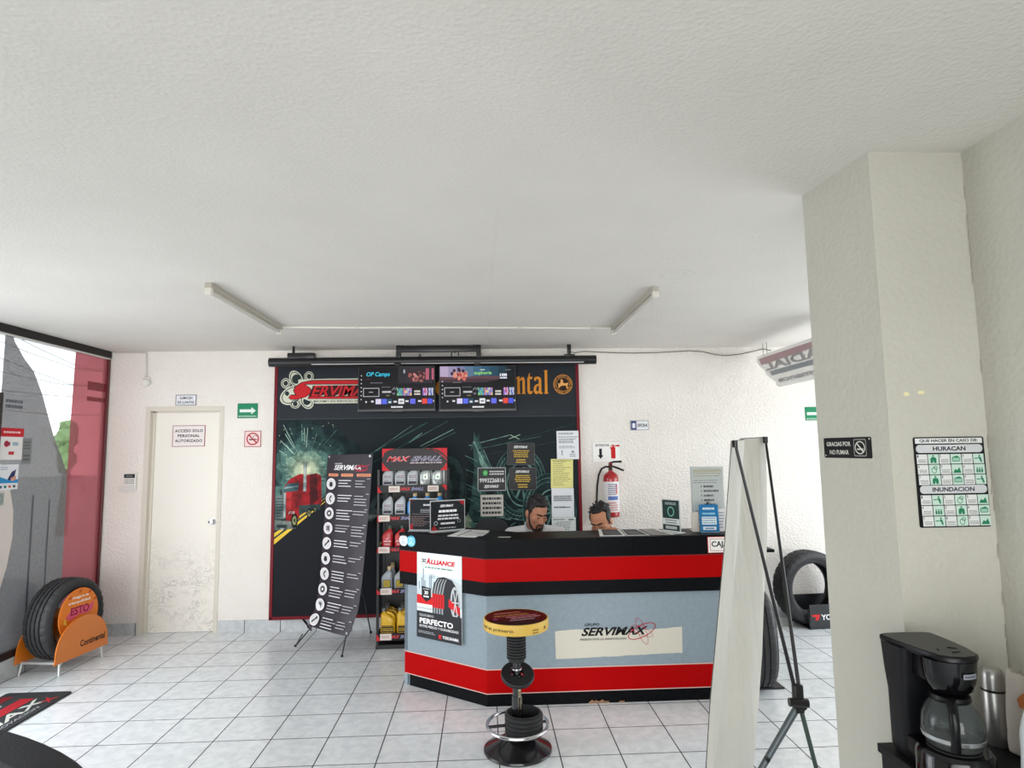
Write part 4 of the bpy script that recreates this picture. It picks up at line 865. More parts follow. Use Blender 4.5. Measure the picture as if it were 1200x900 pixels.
# printed tyre
TK = C(44,46,50)
p.poly([(-.055,-.118),(-.06,.02),(-.045,.085),(-.01,.13),(.05,.14),(.12,.125),(.165,.075),(.190,-.01),(.192,-.118)],TK)
for i in range(4): p.poly([(-.045+.024*i,-.118),(-.048+.024*i,.02),(-.030+.025*i,.09),(.0+.022*i,.125),(.008+.022*i,.125),(-.018+.025*i,.09),(-.034+.024*i,.02),(-.031+.024*i,-.118)],C(150,154,158))
p.poly([(-.06,.02),(.05,.02),(.05,-.075),(-.058,-.075)],C(206,30,36))
for i in range(4): p.rect(-.046+.024*i,-.075,-.040+.024*i,.02,C(150,20,28))
p.disc(.148,-.02,.042,.105,C(186,190,194)); p.disc(.150,-.02,.030,.085,C(70,74,78)); p.poly([(.09,.0),(.19,-.05),(.19,-.10),(.09,-.055)],C(206,30,36)); 
for i in range(6):
    t = 2*PI*i/6; p.line([(.15,-.02),(.15+.03*math.cos(t),-.02+.085*math.sin(t))],.007,C(206,208,210))
p.poly([(-.158,.06),(-.072,.05),(-.072,-.02),(-.115,-.045),(-.158,-.015)],C(30,30,34)); p.text('30',-.132,.005,-.098,.03,C(240,240,240),0,.04); p.lines(-.14,-.018,-.09,.0,1,C(240,240,240),.6,2,.0); p.lines(-.145,.037,-.085,.048,1,C(200,200,200),.5,2,.0)
p.rect(-W_,-H2,W_,-.112,C(42,44,48)); p.text('EQUILIBRIO',-.178,-.148,-.045,-.130,C(214,216,218),0,.0); p.text('PERFECTO',-.178,-.194,.130,-.157,C(244,244,244),0,.035); p.text('ENTRE PRECIO Y DURABILIDAD',-.178,-.219,.178,-.203,C(230,230,230),0,.015)
p.lines(-.19,-.262,-.03,-.242,2,C(170,172,176),.4,7,.3); p.poly([(.0,-.25),(.03,-.25),(.018,-.266),(.03,-.276),(.0,-.276)],C(200,40,44)); p.text('YOKOHAMA',.035,-.272,.180,-.252,C(240,240,240),0,.03)
p.done()
for (s, lb, b, ink) in ((-.046,'round-ended white sticker at the left corner of the counter', C(236,240,244), C(110,130,150)),(.03,'light blue sticker beside the white one on the counter corner', C(108,196,226), C(226,242,248))):
    p = panel('round_sticker', lb, 'sticker', onleft(s,1.0085,.0188), XL, ZU, .082, .078, b, .0012, None, .036)
    p.ring(0,.006,.014,.016,.004,ink,0,0,360); p.lines(-.026,-.026,.026,-.012,2,ink,.5,3,.1); p.done()
p = panel('caja_sign', 'white sign with red border reading CAJA at the right end of the counter', 'sign', (1.575, B_.y-.019, .999), XR, ZU, .168, .108, C(190,60,62), .003)
p.rect(-.080,-.050,.080,.050,C(240,238,234)); p.rect(-.068,-.040,.068,.040,C(190,60,62)); p.rect(-.065,-.037,.065,.037,C(240,238,234)); p.text('CAJA',-.058,-.024,.058,.024,INKB,0,.03); p.done()

# ================================================================== on the counter top
ZT = 1.064
def stand_frame(x, y, w, h, rz, label, seed, deco):
    t = thing('acrylic_sign_holder', label, 'sign holder', (x,y,ZT), rz, None)
    mb = MB(); ACR = C(176,178,180,.25)
    mb.box((-w/2,.0,.0),(w/2,.004,h),ACR,.0015); mb.box((-w/2,-.03,.0),(w/2,.06,.004),ACR,.0015); mb.build('holder', t, 0)
    pr = Print(plane_fn((0,-.0006,h/2), XR, ZU)); pr.rect(-w/2+.006,-h/2+.012,w/2-.006,h/2-.008,C(30,34,38,.3)); deco(pr, w, h); pr.build('printed_card', t)
    return t
RD = C(150,26,34)
def deco1(p, w, h):
    p.poly([(-w/2+.006,h/2-.008),(-w/2+.05,h/2-.008),(-w/2+.006,h/2-.05)],C(60,30,34)); p.lines(.0,h*.26,w*.36,h*.34,1,C(206,206,210),.6,2,.1); p.lines(-w*.1,h*.06,w*.40,h*.18,3,C(180,180,184),.3,3); p.lines(-w*.42,-h*.36,w*.38,-h*.02,6,C(150,120,120),.25,4,.5); p.rect(-w*.42,h*.02,w*.42,h*.025,C(180,180,184)); p.rect(-w/2+.006,-h/2+.014,-w/2+.03,-h/2+.05,RD)
def deco2(p, w, h):
    p.poly([(w/2-.006,h/2-.008),(w/2-.05,h/2-.008),(w/2-.035,h/2-.03),(w/2-.006,h/2-.045)],RD); p.poly([(-w/2+.006,-h/2+.012),(-w/2+.06,-h/2+.012),(-w/2+.03,-h/2+.05)],RD)
    p.text('SERVIMAX',-w*.22,h*.28,w*.17,h*.36,C(236,236,238),.35,.03); p.lines(-w*.26,h*.10,w*.26,h*.20,1,C(236,236,238),.75,5,.02,True); p.lines(-w*.30,-h*.14,w*.32,h*.06,2,C(214,214,216),.55,6,.1,True); p.lines(-w*.20,-h*.28,w*.20,-h*.20,1,C(226,226,228),.7,7,.0,True)
    p.ring(-w*.34,-h*.22,.014,.014,.003,C(206,206,208)); p.ring(w*.32,-h*.18,.013,.013,.003,C(150,150,154)); p.lines(-w*.24,-h*.40,w*.24,-h*.36,1,C(190,190,194),.6,9,.0,True)
stand_frame(-.458,4.752,.222,.240,-.25,'left dark price sign in clear holder at the counter corner, partly behind another',3,deco1)
stand_frame(-.275,4.715,.275,.228,.42,'dark framed sign with white print, in front of the other at the counter corner',5,deco2)
# white folders lying flat
def flat(name, label, cat, P, base, deco=None, group=None, t=.003, z=ZT):
    c = sum((Vector((x,y)) for x, y in P), Vector((0,0)))/len(P)
    mb = MB((c.x,c.y,z)); mb.prism(P, z+.0003, z+t, base)
    if deco: 
        pr = Print(lambda x, y, h: Vector((x-c.x, y-c.y, t+h)), .0001); deco(pr); o_ = pr.mb
        k = len(mb.v); mb.v += o_.v; idx = [mb.mi(m) for m in o_.mats]; mb.f += [[a+k for a in f] for f in o_.f]; mb.m += [idx[i] for i in o_.m]
    ob = mb.build(name, None, 0); ob.location = (c.x,c.y,z); tag(ob, label, cat, group); return ob
def d_(p):
    p.poly([(-.155,4.455),(-.02,4.395),(.03,4.60),(-.10,4.66)],C(208,208,206)); p.line([(-.195,4.425),(-.10,4.72)],.012,C(50,50,54)); p.poly([(-.07,4.50),(.0,4.47),(.02,4.56),(-.05,4.59)],C(190,192,192))
flat('paper_folder','pair of white leaflets lying on the left of the counter top','paper',[(-.262,4.452),(-.068,4.352),(.032,4.690),(-.150,4.800)],C(228,228,226),d_)
flat('card','small pale card lying near the front corner of the counter','card',[(.085,4.335),(.165,4.322),(.175,4.345),(.095,4.358)],C(196,196,196),t=.002)
CB = C(222,222,220)
def d2_(p): p.poly([(.80,4.30),(.93,4.296),(.955,4.60),(.845,4.62)],C(44,46,50)); p.lines(.84,4.34,.93,4.56,7,C(120,124,128),.3,5)
flat('magazine','dark printed leaflet with white edges on the counter before the crouching person','paper',[(.772,4.285),(.945,4.278),(.975,4.610),(.825,4.640)],CB,d2_,'leaflets on the counter',t=.004)
def d3_(p): p.poly([(.965,4.30),(1.10,4.296),(1.09,4.59),(.99,4.60)],C(50,50,52)); p.poly([(1.0,4.36),(1.08,4.35),(1.07,4.48),(1.0,4.49)],C(90,92,94))
flat('magazine','dark leaflet between the edged one and the small green sign','paper',[(.953,4.285),(1.115,4.278),(1.105,4.605),(.985,4.615)],C(206,206,204),d3_,'leaflets on the counter',t=.003)
def d4_(p): p.poly([(1.21,4.30),(1.225,4.30),(1.20,4.58),(1.185,4.58)],C(120,118,116))
flat('paper_sheet','grey sheet lying flat left of the small green sign','paper',[(1.13,4.285),(1.255,4.278),(1.22,4.60),(1.12,4.605)],C(150,146,144),d4_,t=.003)
flat('paper_strip','white paper strip at the foot of the small green sign','paper',[(1.258,4.29),(1.285,4.29),(1.245,4.60),(1.225,4.60)],C(226,226,222),t=.003)
# small green QR stand (its code left out)
t = thing('table_sign', 'small narrow dark green stand-up card facing sideways on the counter', 'sign', (1.298,4.40,ZT), -1.0)
mb = MB(); mb.box((-.082,0,0),(.082,.004,.228),C(196,200,198),.001); mb.box((-.082,-.04,0),(.082,.05,.004),C(216,216,212),.001); mb.build('holder', t, 0)
pr = Print(plane_fn((0,-.0006,.114), XR, ZU)); pr.rect(-.074,-.10,.074,.108,C(34,54,52)); pr.ring(0,.03,.030,.034,.007,C(120,190,170)); pr.lines(-.05,.075,.05,.095,2,C(196,206,204),.4,3,.1); pr.rect(-.074,-.06,.074,-.018,C(206,210,206)); pr.lines(-.05,-.055,.05,-.022,2,C(70,80,80),.4,3,.1); pr.rect(-.05,-.09,.05,-.07,C(170,176,174)); pr.build('printed_card', t)
# tall acrylic holder with a list
t = thing('document_holder', 'tall clear acrylic holder with a white bulleted list on the right of the counter', 'sign holder', (1.580,4.44,ZT))
ACR2 = film('holder_acrylic', (244,246,246), .04)
mb = MB(); mb.box((-.118,.0,.0),(.118,.003,.452),ACR2); mb.box((-.118,-.008,.0),(.118,-.005,.452),ACR2); mb.box((-.118,-.06,0),(.118,.09,.003),ACR2); mb.box((-.118,-.008,0),(-.110,.003,.452),C(190,192,194,.3)); mb.build('holder', t, 0)
pr = Print(plane_fn((0,-.004,.226), XR, ZU)); pr.rect(-.105,-.215,.112,.218,C(228,228,226)); pr.rect(-.10,.185,.105,.205,C(214,206,178)); pr.lines(-.10,.15,.105,.185,2,C(196,184,140),.35,4,.1); pr.lines(-.10,.105,.105,.135,2,C(140,142,146),.3,6,.2)
for i in range(5):
    z = .085-.032*i; pr.disc(-.045,z,.004,.006,INKB,n=8); pr.lines(-.030,z-.010,.085,z+.010,1,C(70,72,80),.7,20+i,.4)
pr.poly([(-.02,-.045),(-.005,-.012),(.0,-.03),(.02,-.02),(.0,-.04)],INKB); pr.lines(-.095,-.11,-.05,-.075,2,C(130,132,138),.3,2,.1); pr.rect(-.09,-.15,-.070,-.14,C(70,80,110)); pr.poly([(-.10,-.21),(-.06,-.21),(-.06,-.18),(-.10,-.19)],C(196,150,90)); pr.build('document', t)
# blue card in a small holder
t = thing('card_holder', 'bright blue upright card standing before the tall document holder', 'card', (1.556,4.36,ZT), -.12)
mb = MB(); Mx = Matrix.Rotation(-.12,4,'X'); mb.box((-.064,0,0),(.066,.003,.19),C(34,120,178),.001,Mx); mb.box((-.06,.0,0),(.062,.07,.003),C(206,206,204)); mb.box((-.115,.03,0),(-.066,.045,.135),C(226,220,212),.002); mb.build('backing', t, 0)
pr = Print(lambda x, y, h: Mx @ Vector((x, -.0006-h, y+.095))); pr.lines(-.04,.055,.04,.08,1,C(214,232,240),.6,3,0,True); pr.lines(-.044,.022,.044,.044,1,C(150,206,232),.6,4,0,True)
pr.rrect(-.05,-.042,.05,.012,.004,C(226,236,240)); pr.lines(-.044,-.038,.044,.010,3,C(90,150,190),.35,5,.0); pr.rect(-.045,-.078,.045,-.055,C(232,240,244)); pr.lines(-.03,-.074,.03,-.060,1,C(60,120,170),.6,5,.0,True); pr.build('print', t)
t = thing('leaflet_stack', 'white leaflets standing right of the blue card', 'paper', (1.645,4.395,ZT)); mb = MB(); mb.box((-.022,0,0),(.034,.02,.155),C(226,226,226),.001); mb.build('leaflets', t, 0)
pr = Print(plane_fn((.006,-.0006,.08), XR, ZU)); pr.lines(-.025,-.06,.025,.06,6,C(150,150,160),.4,3); pr.build('print', t)
# desk-side furniture that hides behind the counter
t = thing('work_desk', 'dark work desk along the inner side of the counter', 'desk', (.95,4.7,0)); mb = MB((.95,4.7,0)); mb.box((.16,4.60,.72),(1.64,4.86,.75),LAMB,.004); mb.build('desktop', t, 0)
for x in (.22,1.58):
    MB((.95,4.7,0)).box((x-.015,4.64,0),(x+.015,4.82,.72),LAMB,.003).build('side_panel', t, 0)
t = thing('side_table', 'dark side table against the back wall, its corner showing past the white banner', 'table', (2.15,5.72,0)); mb = MB((2.15,5.72,0)); mb.box((1.78,5.46,.735),(2.51,6.06,.76),LAMB,.003); mb.build('tabletop', t, 0)
for x in (1.84,2.30):
    for y in (5.62,6.0): MB((2.15,5.72,0)).box((x-.02,y-.02,0),(x+.02,y+.02,.735),LAMB,.003).build('leg', t, 0)

# ================================================================== bar stool made of car parts
SX, SY = .168, 3.655; RUB = mat('black_rubber', (24,24,26), .55); STB = mat('black_enamel', (18,18,20), .22, coat=.4); YELR = mat('yellow_rim', (206,170,76), .45)
st = thing('bar_stool', 'bar stool built from car parts with a yellow-rimmed round seat before the counter', 'stool', (SX,SY,0))
mb = MB(); mb.lathe([(0,.7165),(.166,.7165),(.175,.715),(.177,.708)], mat('seat_vinyl',(22,16,16),.28), 'z', 56); ob = mb.build('seat_top', st)
pr = Print(lambda x, y, h: Vector((x*math.cos(.28)-y*math.sin(.28), x*math.sin(.28)+y*math.cos(.28), .7167+h)), .0001)
MAR = C(84,20,22); pr.poly([(-.15,.01),(-.1,.10),(.06,.05),(.02,-.03)],MAR); pr.lines(-.10,.075,.06,.105,1,C(196,120,90),.6,3,.1); pr.text('SEGURIDAD',-.12,.025,.09,.052,C(206,140,76),.2,.02); pr.lines(-.06,-.01,.13,.012,1,C(186,110,120),.7,5,.0); pr.lines(-.04,-.045,.14,-.02,1,C(196,130,140),.7,6,.05); pr.lines(-.06,-.085,.09,-.06,1,C(176,150,160),.6,7,.1); pr.disc(-.125,-.02,.014,.014,C(150,60,110)); pr.build('seat_print', st)
mb = MB(); mb.lathe([(.1745,.7145),(.179,.7155),(.1825,.713),(.1835,.705),(.1835,.664),(.180,.657),(.16,.655)], YELR, 'z', 56); mb.build('rim', st)
pr = Print(lambda x, y, h: Vector(((.1838+h)*math.sin(x/.1838), -(.1838+h)*math.cos(x/.1838), y)), .0001)
GI = C(40,34,20); pr.text('tud es primero.',-.245,.672,-.02,.696,GI,.2,.015); pr.text('ud es primero.',.30,.672,.50,.696,GI,.2,.015); pr.lines(.085,.662,.125,.690,2,C(120,100,40),.5,3,.1); pr.rect(.172,.675,.186,.69,GI); pr.build('rim_lettering', st)
mb = MB(); mb.lathe([(0,.632),(.10,.632),(.12,.655)], STB, 'z', 32); mb.lathe([(0,.655),(.17,.655)],STB,'z',32); mb.build('seat_plate', st)
prof = [(.030,.47),(.046,.478)]
for i in range(9): z = .49+.0155*i; prof += [(.0475,z),(.055,z+.0045),(.055,z+.009),(.0475,z+.0135)]
prof += [(.05,.632)]
mb = MB(); mb.lathe(prof, RUB, 'z', 32); mb.build('bellows', st)
mb = MB(); mb.cyl((0,0,.17),(0,0,.48),.024,STB,n=24); mb.lathe([(.024,.36),(.030,.362),(.030,.39),(.024,.392)],STB,'z',24); mb.cyl((0,0,.10),(0,0,.29),.029,STB,n=24); mb.build('pole', st)
pr = Print(cylfn(0,0,0,.0292),.0001); pr.rect(.006,.225,.022,.335,C(196,186,150)); pr.text('SERVIMAX',-.03,.272,.058,.286,C(60,50,40),0,.02,rot=-PI/2); pr.build('pole_label', st)
Mr = Matrix.Translation((0.004,-.012,.405)) @ Matrix.Rotation(math.radians(27),4,'X') @ Matrix.Rotation(.06,4,'Y')
mb = MB(); mb.lathe([(.036,-.012),(.090,-.012),(.093,-.008),(.093,.008),(.090,.012),(.036,.012),(.036,-.012)], RUB, 'z', 48, M=Mr); mb.build('clutch_disc', st)
mb = MB(); mb.lathe([(.026,.385),(.034,.387),(.034,.398),(.026,.40)], CHROME, 'z', 24); mb.lathe([(.026,.43),(.032,.432),(.032,.44),(.026,.442)], CHROME, 'z', 24); mb.build('collar', st)
prof = [(.04,.085),(.085,.088)]
for i in range(5): z = .092+.0225*i; prof += [(.098,z),(.106,z+.006),(.106,z+.014),(.098,z+.020)]
prof += [(.100,.205),(.092,.21),(.086,.205),(.084,.13),(.03,.12)]
mb = MB(); mb.lathe(prof, RUB, 'z', 40, (.035,-.01,0)); mb.build('spring_cup', st)
Mt = Matrix.Translation((0,0,.138)) @ Matrix.Rotation(.05,4,'X')
mb = MB(); mb.torus((0,0,0), .168, .0095, CHROME, 'z', 64, 10, Mt); mb.build('foot_ring', st)
for a in (3.30, .15, 1.7): MB().cyl((.02*math.cos(a),.02*math.sin(a),.138),(.165*math.cos(a),.165*math.sin(a),.138),.008,STB,n=12).build('ring_spoke', st)
mb = MB(); mb.lathe([(0,.0),(.186,.0),(.190,.006),(.188,.016),(.16,.030),(.10,.062),(.055,.092),(.034,.105),(.03,.12)], STB, 'z', 56); mb.build('base', st)

# ================================================================== tyres
TYR = mat('tyre_rubber', (46,46,48), .6, bump=(160,.15)); 
def tyre_mesh(Rr, w, bead, seed=1, N=150):
    """a car tyre, axis along local x, centred at the origin"""
    h = w/2; g = []
    tread = []
    ribs = 5
    for k in range(ribs):
        a = -h*.80+(1.6*h)*k/ribs; b = a+1.6*h/ribs
        crown = lambda x: Rr-.010*(x/h)**2
        tread += [(crown(a+.006), a+.0055), (crown(b-.006), b-.0055)]
        if k < ribs-1: tread += [(crown(b)-.013, b-.0045), (crown(b)-.013, b+.0045)]
    left = [(bead,-h*.62),(bead+.012,-h*.80),(bead+.03,-h*.90),((bead+Rr)/2,-h*1.02),(Rr-.06,-h*1.0),(Rr-.028,-h*.95),(Rr-.013,-h*.86)]
    right = [(r, -x) for r, x in left[::-1]]
    inner = [(bead+.01,h*.5),((bead+Rr)/2,h*.78),(Rr-.03,h*.7),(Rr-.028,0),(Rr-.03,-h*.7),((bead+Rr)/2,-h*.78),(bead+.01,-h*.5),(bead,-h*.62)]
    prof = left+tread+right+inner; nl = len(left); nt_ = len(tread)
    def rf(i, j, r):
        if nl-2 <= i <= nl+1 or nl+nt_-2 <= i <= nl+nt_+1: return r-(.007 if j % 5 == 0 else 0)
        if nl+1 < i < nl+nt_-2 and r > Rr-.012: return r-(.0035 if (j+i) % 5 == 0 else 0)
        return r
    mb = MB(); mb.lathe(prof, TYR, 'x', N, rfun=rf); 
    for rr in (bead+.045, Rr-.045):
        for s in (-1,1): mb.torus((s*h*1.005,0,0), rr, .0022, TYR, 'x', 60, 6)
    return mb
OG = mat('orange_panel', (222,122,30), .3, coat=.4); OGL = C(232,128,44,.4); STEEL = mat('pale_steel', (206,208,206), .35, metal=.6)
LT = (-3.365,5.335)
tz = math.radians(-8)
tt = tyre_mesh(.312,.215,.205).build('tyre', None, 50); tt.location = (LT[0],LT[1],.372); tt.rotation_euler = (0,0,tz); tag(tt, 'upright black tyre in the orange display stand by the left glazing', 'tyre')
sd = thing('tyre_stand', 'orange and steel tyre display stand by the left glazing', 'display stand', (LT[0],LT[1],0), tz)
# half-moon side panel, facing the room
def moon(n=22): return [(.268*math.cos(PI*i/n), .125+.265*math.sin(PI*i/n)**.85) for i in range(n+1)]
mb = MB(); P = [(-.275,.090),(.275,.090)]+moon(); mb.add([(.165,y,z) for y, z in P]+[(.157,y,z) for y, z in P], [list(range(len(P)))[::1], list(range(len(P),2*len(P)))[::-1]]+[[i,len(P)+i,len(P)+(i+1)%len(P),(i+1)%len(P)] for i in range(len(P))], OG); sp = mb.build('side_panel', sd, 0)
pr = Print(lambda x, y, h: Vector((.1654+h, x, y)), .0002); pr.text('Continental',-.03,.155,.235,.205,C(40,26,20),0,.03); pr.build('lettering', sp)
mb = MB(); P = [(-.275,.090),(.275,.090)]+moon(); mb.add([(-.165,y,z) for y, z in P]+[(-.157,y,z) for y, z in P], [list(range(len(P)))[::-1], list(range(len(P),2*len(P)))]+[[i,(i+1)%len(P),len(P)+(i+1)%len(P),len(P)+i] for i in range(len(P))], OG); mb.build('side_panel', sd, 0)
for y in (-.21,.21):
    for x in (-.155,.15):
        s = 1 if x > 0 else -1
        MB().cyl((x,y,.095),(x+.012*s,y+(-.012 if y < 0 else .012),0),.009,STEEL,n=14).build('leg', sd)
    MB().cyl((-.165,y,.088),(.165,y,.088),.011,STEEL,n=14).build('cross_bar', sd)
dsc = thing('round_sign', 'round orange sign reading ESTO set inside the tyre by the glazing', 'sign', (LT[0],LT[1],.40), tz)
mb = MB(); mb.lathe([(0,.118),(.200,.118),(.204,.113),(.200,.108),(0,.108)], OGL, 'x', 48); mb.cyl((-.06,0,0),(.108,0,0),.05,OGL); mb.build('disc', dsc)
pr = Print(lambda x, y, h: Vector((.1185+h, x, y)), .0002); WH = C(244,236,226)
pr.text('Asegure su',-.080,.122,.090,.150,WH,.1,.03); pr.text('tranquilidad',-.115,.085,.110,.112,WH,.1,.03); pr.poly([(-.14,.0),(-.07,.060),(-.03,.04),(.03,.070),(.10,.05),(.15,.075),(.14,.01),(.09,-.01),(.0,.0),(-.08,-.03)],C(226,96,120)); pr.text('ESTO',-.090,.005,.10,.066,C(150,26,66),0,.03)
pr.poly([(-.16,.01),(-.14,-.03),(-.16,-.035),(-.12,-.06),(-.135,-.02)],C(240,210,80)); 
for a, b in ((-.10,.145),(.10,.155),(.0,.178),(.16,.09)): pr.disc(a,b,.018,.010,C(196,86,34),.5)
pr.build('print', dsc)
# tyre with its stand in the far right corner
t3 = tyre_mesh(.335,.205,.222).build('tyre', None, 50); t3.location = (3.015,5.89,.342); t3.rotation_euler = (0,0,math.radians(-80)); tag(t3, 'upright black tyre in the YOKOHAMA stand at the far right wall', 'tyre')
BS = mat('stand_black', (26,27,30), .35)
s3 = thing('tyre_stand', 'low black tyre stand lettered YOKOHAMA at the far right wall', 'display stand', (3.10,5.80,0), math.radians(4))
mb = MB(); mb.box((-.185,-.065,.015),(.40,-.055,.215),BS,.002); fr = mb.build('front_panel', s3, 0)
pr = Print(plane_fn((0,-.0656,0), XR, ZU), .0001); pr.poly([(-.170,.130),(-.085,.130),(-.105,.08),(-.135,.08),(-.125,.11),(-.155,.11)],C(206,44,48)); pr.text('YOKOHAMA',-.075,.080,.30,.130,C(232,232,232),0,.03); pr.build('lettering', fr)
mb = MB(); mb.box((-.185,-.06,0),(.40,.30,.012),BS,.002); mb.build('base_plate', s3, 0)
MB().box((-.185,.29,.012),(.40,.30,.23),BS,.002).build('back_panel', s3, 0)
mb = MB(); mb.tube([(-.188,-.06,.03),(-.188,-.05,.15),(-.188,.02,.09),(-.188,.05,.10),(-.188,.12,.05),(-.188,.29,.10)], .006, BS, 8); mb.build('side_rod', s3)
# tyre on a flat stand right of the counter
t2 = tyre_mesh(.318,.225,.20).build('tyre', None, 50); t2.location = (1.865,4.47,.330); t2.rotation_euler = (0,0,math.radians(-14)); tag(t2, 'black tyre standing beside the counter, mostly behind the white banner', 'tyre')
s2 = thing('tyre_stand', 'flat black tyre stand beside the counter behind the white banner', 'display stand', (1.89,4.55,0), 0); mb = MB((0,0,0)); mb.box((-.14,-.16,0),(.145,.24,.012),BS,.002); mb.build('base_plate', s2, 0)
for s in (-1,1): MB().box((-.13,.04+s*.13-.006,.012),(.095,.04+s*.13+.006,.06),BS,.002).build('chock', s2, 0)

# ================================================================== floor mat and the black chair at the lower left
mb = MB((-3.13,4.05,0)); MATB = mat('mat_black', (36,36,38), .9, bump=(300,.4))
bm = bmesh.new(); mb.prism([(-3.36,3.35),(-2.915,3.35),(-2.915,4.735),(-2.93,4.75),(-3.345,4.75),(-3.36,4.735)], .001, .009, MATB)
fm = thing('floor_mat', 'black floor mat with red band and white lettering by the left entrance', 'mat', (-3.13,4.05,0)); mb.build('mat', fm, 0)
pr = Print(lambda x, y, h: Vector((-y, x, .0092+h)), .0001)      # print runs away from the camera, its top towards the glazing
MW = C(196,196,186); MR = C(170,36,44)
pr.rect(-.62,-.035,.58,.055,MR); pr.text('SERVIMAX',-.60,-.135,.585,-.050,MW,.3,.02); pr.text('PASION POR LA INNOVACION',-.55,-.178,.44,-.150,C(150,150,148),.3,.02); pr.poly([(.50,-.185),(.53,-.15),(.48,-.12),(.545,-.135),(.60,-.10),(.57,-.145),(.61,-.185),(.55,-.165)],MR)
pr.lines(-.58,.085,.48,.115,1,MW,.8,5,.0); pr.lines(-.58,.145,.34,.175,1,MW,.8,6,.0); pr.rect(.40,.13,.62,.20,C(120,26,34)); pr.build('lettering', fm)
ac = thing('armchair', 'black padded chair cut off by the lower left corner', 'armchair', (-1.86,1.86,0), math.radians(-29)); LEA = mat('black_leather', (12,12,14), .6, spec=.2, bump=(120,.1))
# local: backrest towards +y
mb = MB(); P = []
for i in range(17):
    a = PI*i/16; P.append((.62*math.cos(a), .36+.20*math.sin(a)**.8))
Pi = [(x*.82, .30+(y-.36)*.55) for x, y in P[::-1]]
mb.prism(P+Pi, .12, .70, LEA); bk = mb.build('backrest', ac, 40)
md = bk.modifiers.new('round', 'BEVEL'); md.width = .03; md.segments = 4; md.limit_method = 'ANGLE'
MB().box((-.50,-.35,.22),(.50,.30,.44),LEA,.06,seg=4).build('seat', ac)
for s in (-1,1): MB().box((s*.55-.08,-.38,.12),(s*.55+.08,.36,.60),LEA,.05,seg=4).build('armrest', ac)
for x in (-.5,.5):
    for y in (-.30,.36): MB().cyl((x,y,.12),(x,y,0),.022,STB).build('leg', ac)
# ================================================================== oil display rack
RKB = mat('rack_black', (20,20,22), .4); RKR = C(196,44,52); GRY = mat('bottle_grey', (172,176,180), .35)
rx0, rx1, ry0, ry1 = -.932, -.325, 5.53, 5.88
rk = thing('oil_rack', 'tall black oil display rack with a red and black MAXSHALL header', 'display rack', (-.63,5.70,0)); O = (-.63,5.70,0)
mb = MB(O); mb.box((rx0,ry0-.01,0),(rx1,ry1,.035),RKB,.004); mb.build('base', rk, 0)
for x in (rx0, rx1-.022):
    for y in (ry0+.004, ry1-.022): MB(O).box((x,y,.03),(x+.022,y+.022,1.50),RKB,.002).build('post', rk, 0)
MB(O).box((rx0+.01,ry1-.006,.03),(rx1-.01,ry1,1.5),RKB).build('back_panel', rk, 0)
SHZ = [(1.364,.066),(1.116,.066),(.843,.052),(.497,.052),(.130,.064)]
for n, (z, lh) in enumerate(SHZ):
    mb = MB(O); mb.box((rx0+.004,ry0,z-.016),(rx1-.004,ry1-.006,z-.008),RKB); mb.box((rx0+.004,ry0-.006,z-lh),(rx1-.004,ry0,z),C(24,22,24,.35),.001); sh = mb.build('shelf', rk, 0)
    pr = Print(plane_fn((0,ry0-.0062-O[1],0), XR, ZU), .0001); zc = z-lh/2; x0_ = rx0-O[0]; x1_ = rx1-O[0]
    pr.poly([(x0_+.006,z-lh+.002),(x0_+.045,z-lh+.002),(x0_+.006,z-.004)],RKR); pr.poly([(x1_-.006,z-.002),(x1_-.05,z-.002),(x1_-.006,z-lh+.01)],RKR)
    xa = -.10 if n == 0 else -.19
    pr.text('MAX',xa,zc-.014,xa+.09,zc+.014,C(206,70,76),.35,.03); pr.text('SHALL',xa+.092,zc-.014,xa+.20,zc+.014,C(150,150,186),.35,.03)
    if n: pr.text('MAX',.07,zc-.014,.16,zc+.014,C(206,70,76),.35,.03); pr.text('SHALL',.162,zc-.014,.26,zc+.014,C(150,150,186),.35,.03)
    for xt in ((-.20,.135) if n == 0 else (-.285 if n < 3 else -.265,)) + (() if n == 0 else ()):
        pr.rect(xt,zc-.026,xt+.095,zc+.026,C(214,204,196)); pr.lines(xt+.01,zc-.012,xt+.08,zc+.012,2,C(170,120,116),.5,n+3)
    pr.build('shelf_print', sh)
hd = MB(O); hd.box((-.888,ry0-.008,1.487),(-.325,ry0+.002,1.680),C(36,30,34,.35),.002); hdo = hd.build('header_panel', rk, 0)
pr = Print(plane_fn((-.6065-O[0],ry0-.0082-O[1],1.5835), XR, ZU), .0001); a, b = .281, .096
def arcpoly(pts): pr.poly(pts, RKR)
arcpoly([(-a,b),(-a+.11,b),(-a+.06,b-.012),(-a+.02,b-.035),(-a+.006,b-.07),(-a,b-.08)]); arcpoly([(a,b),(a-.13,b),(a-.07,b-.018),(a-.03,b-.05),(a,b-.085)]); arcpoly([(a-.19,b),(a-.165,b),(a-.08,b-.035),(a-.02,b-.09),(a-.0,b-.115),(a,b-.10),(a-.035,b-.065),(a-.10,b-.02)]); arcpoly([(-a,-b),(-a,-b+.075),(-a+.03,-b+.035),(-a+.07,-b)]); arcpoly([(a,-b),(a,-b+.07),(a-.03,-b+.03),(a-.06,-b)])
pr.text('MAX',-.245,-.016,-.036,.028,C(226,200,200),.45,.05); pr.text('MAX',-.243,-.014,-.038,.026,C(206,52,60),.45,.02); pr.text('SHALL',-.034,-.016,.236,.028,C(206,204,216),.45,.05); pr.text('SHALL',-.032,-.014,.234,.026,C(70,64,96),.45,.012); pr.lines(-.04,-.036,.236,-.024,1,C(206,190,196),.7,3,.0)
pr.build('header_print', hdo)

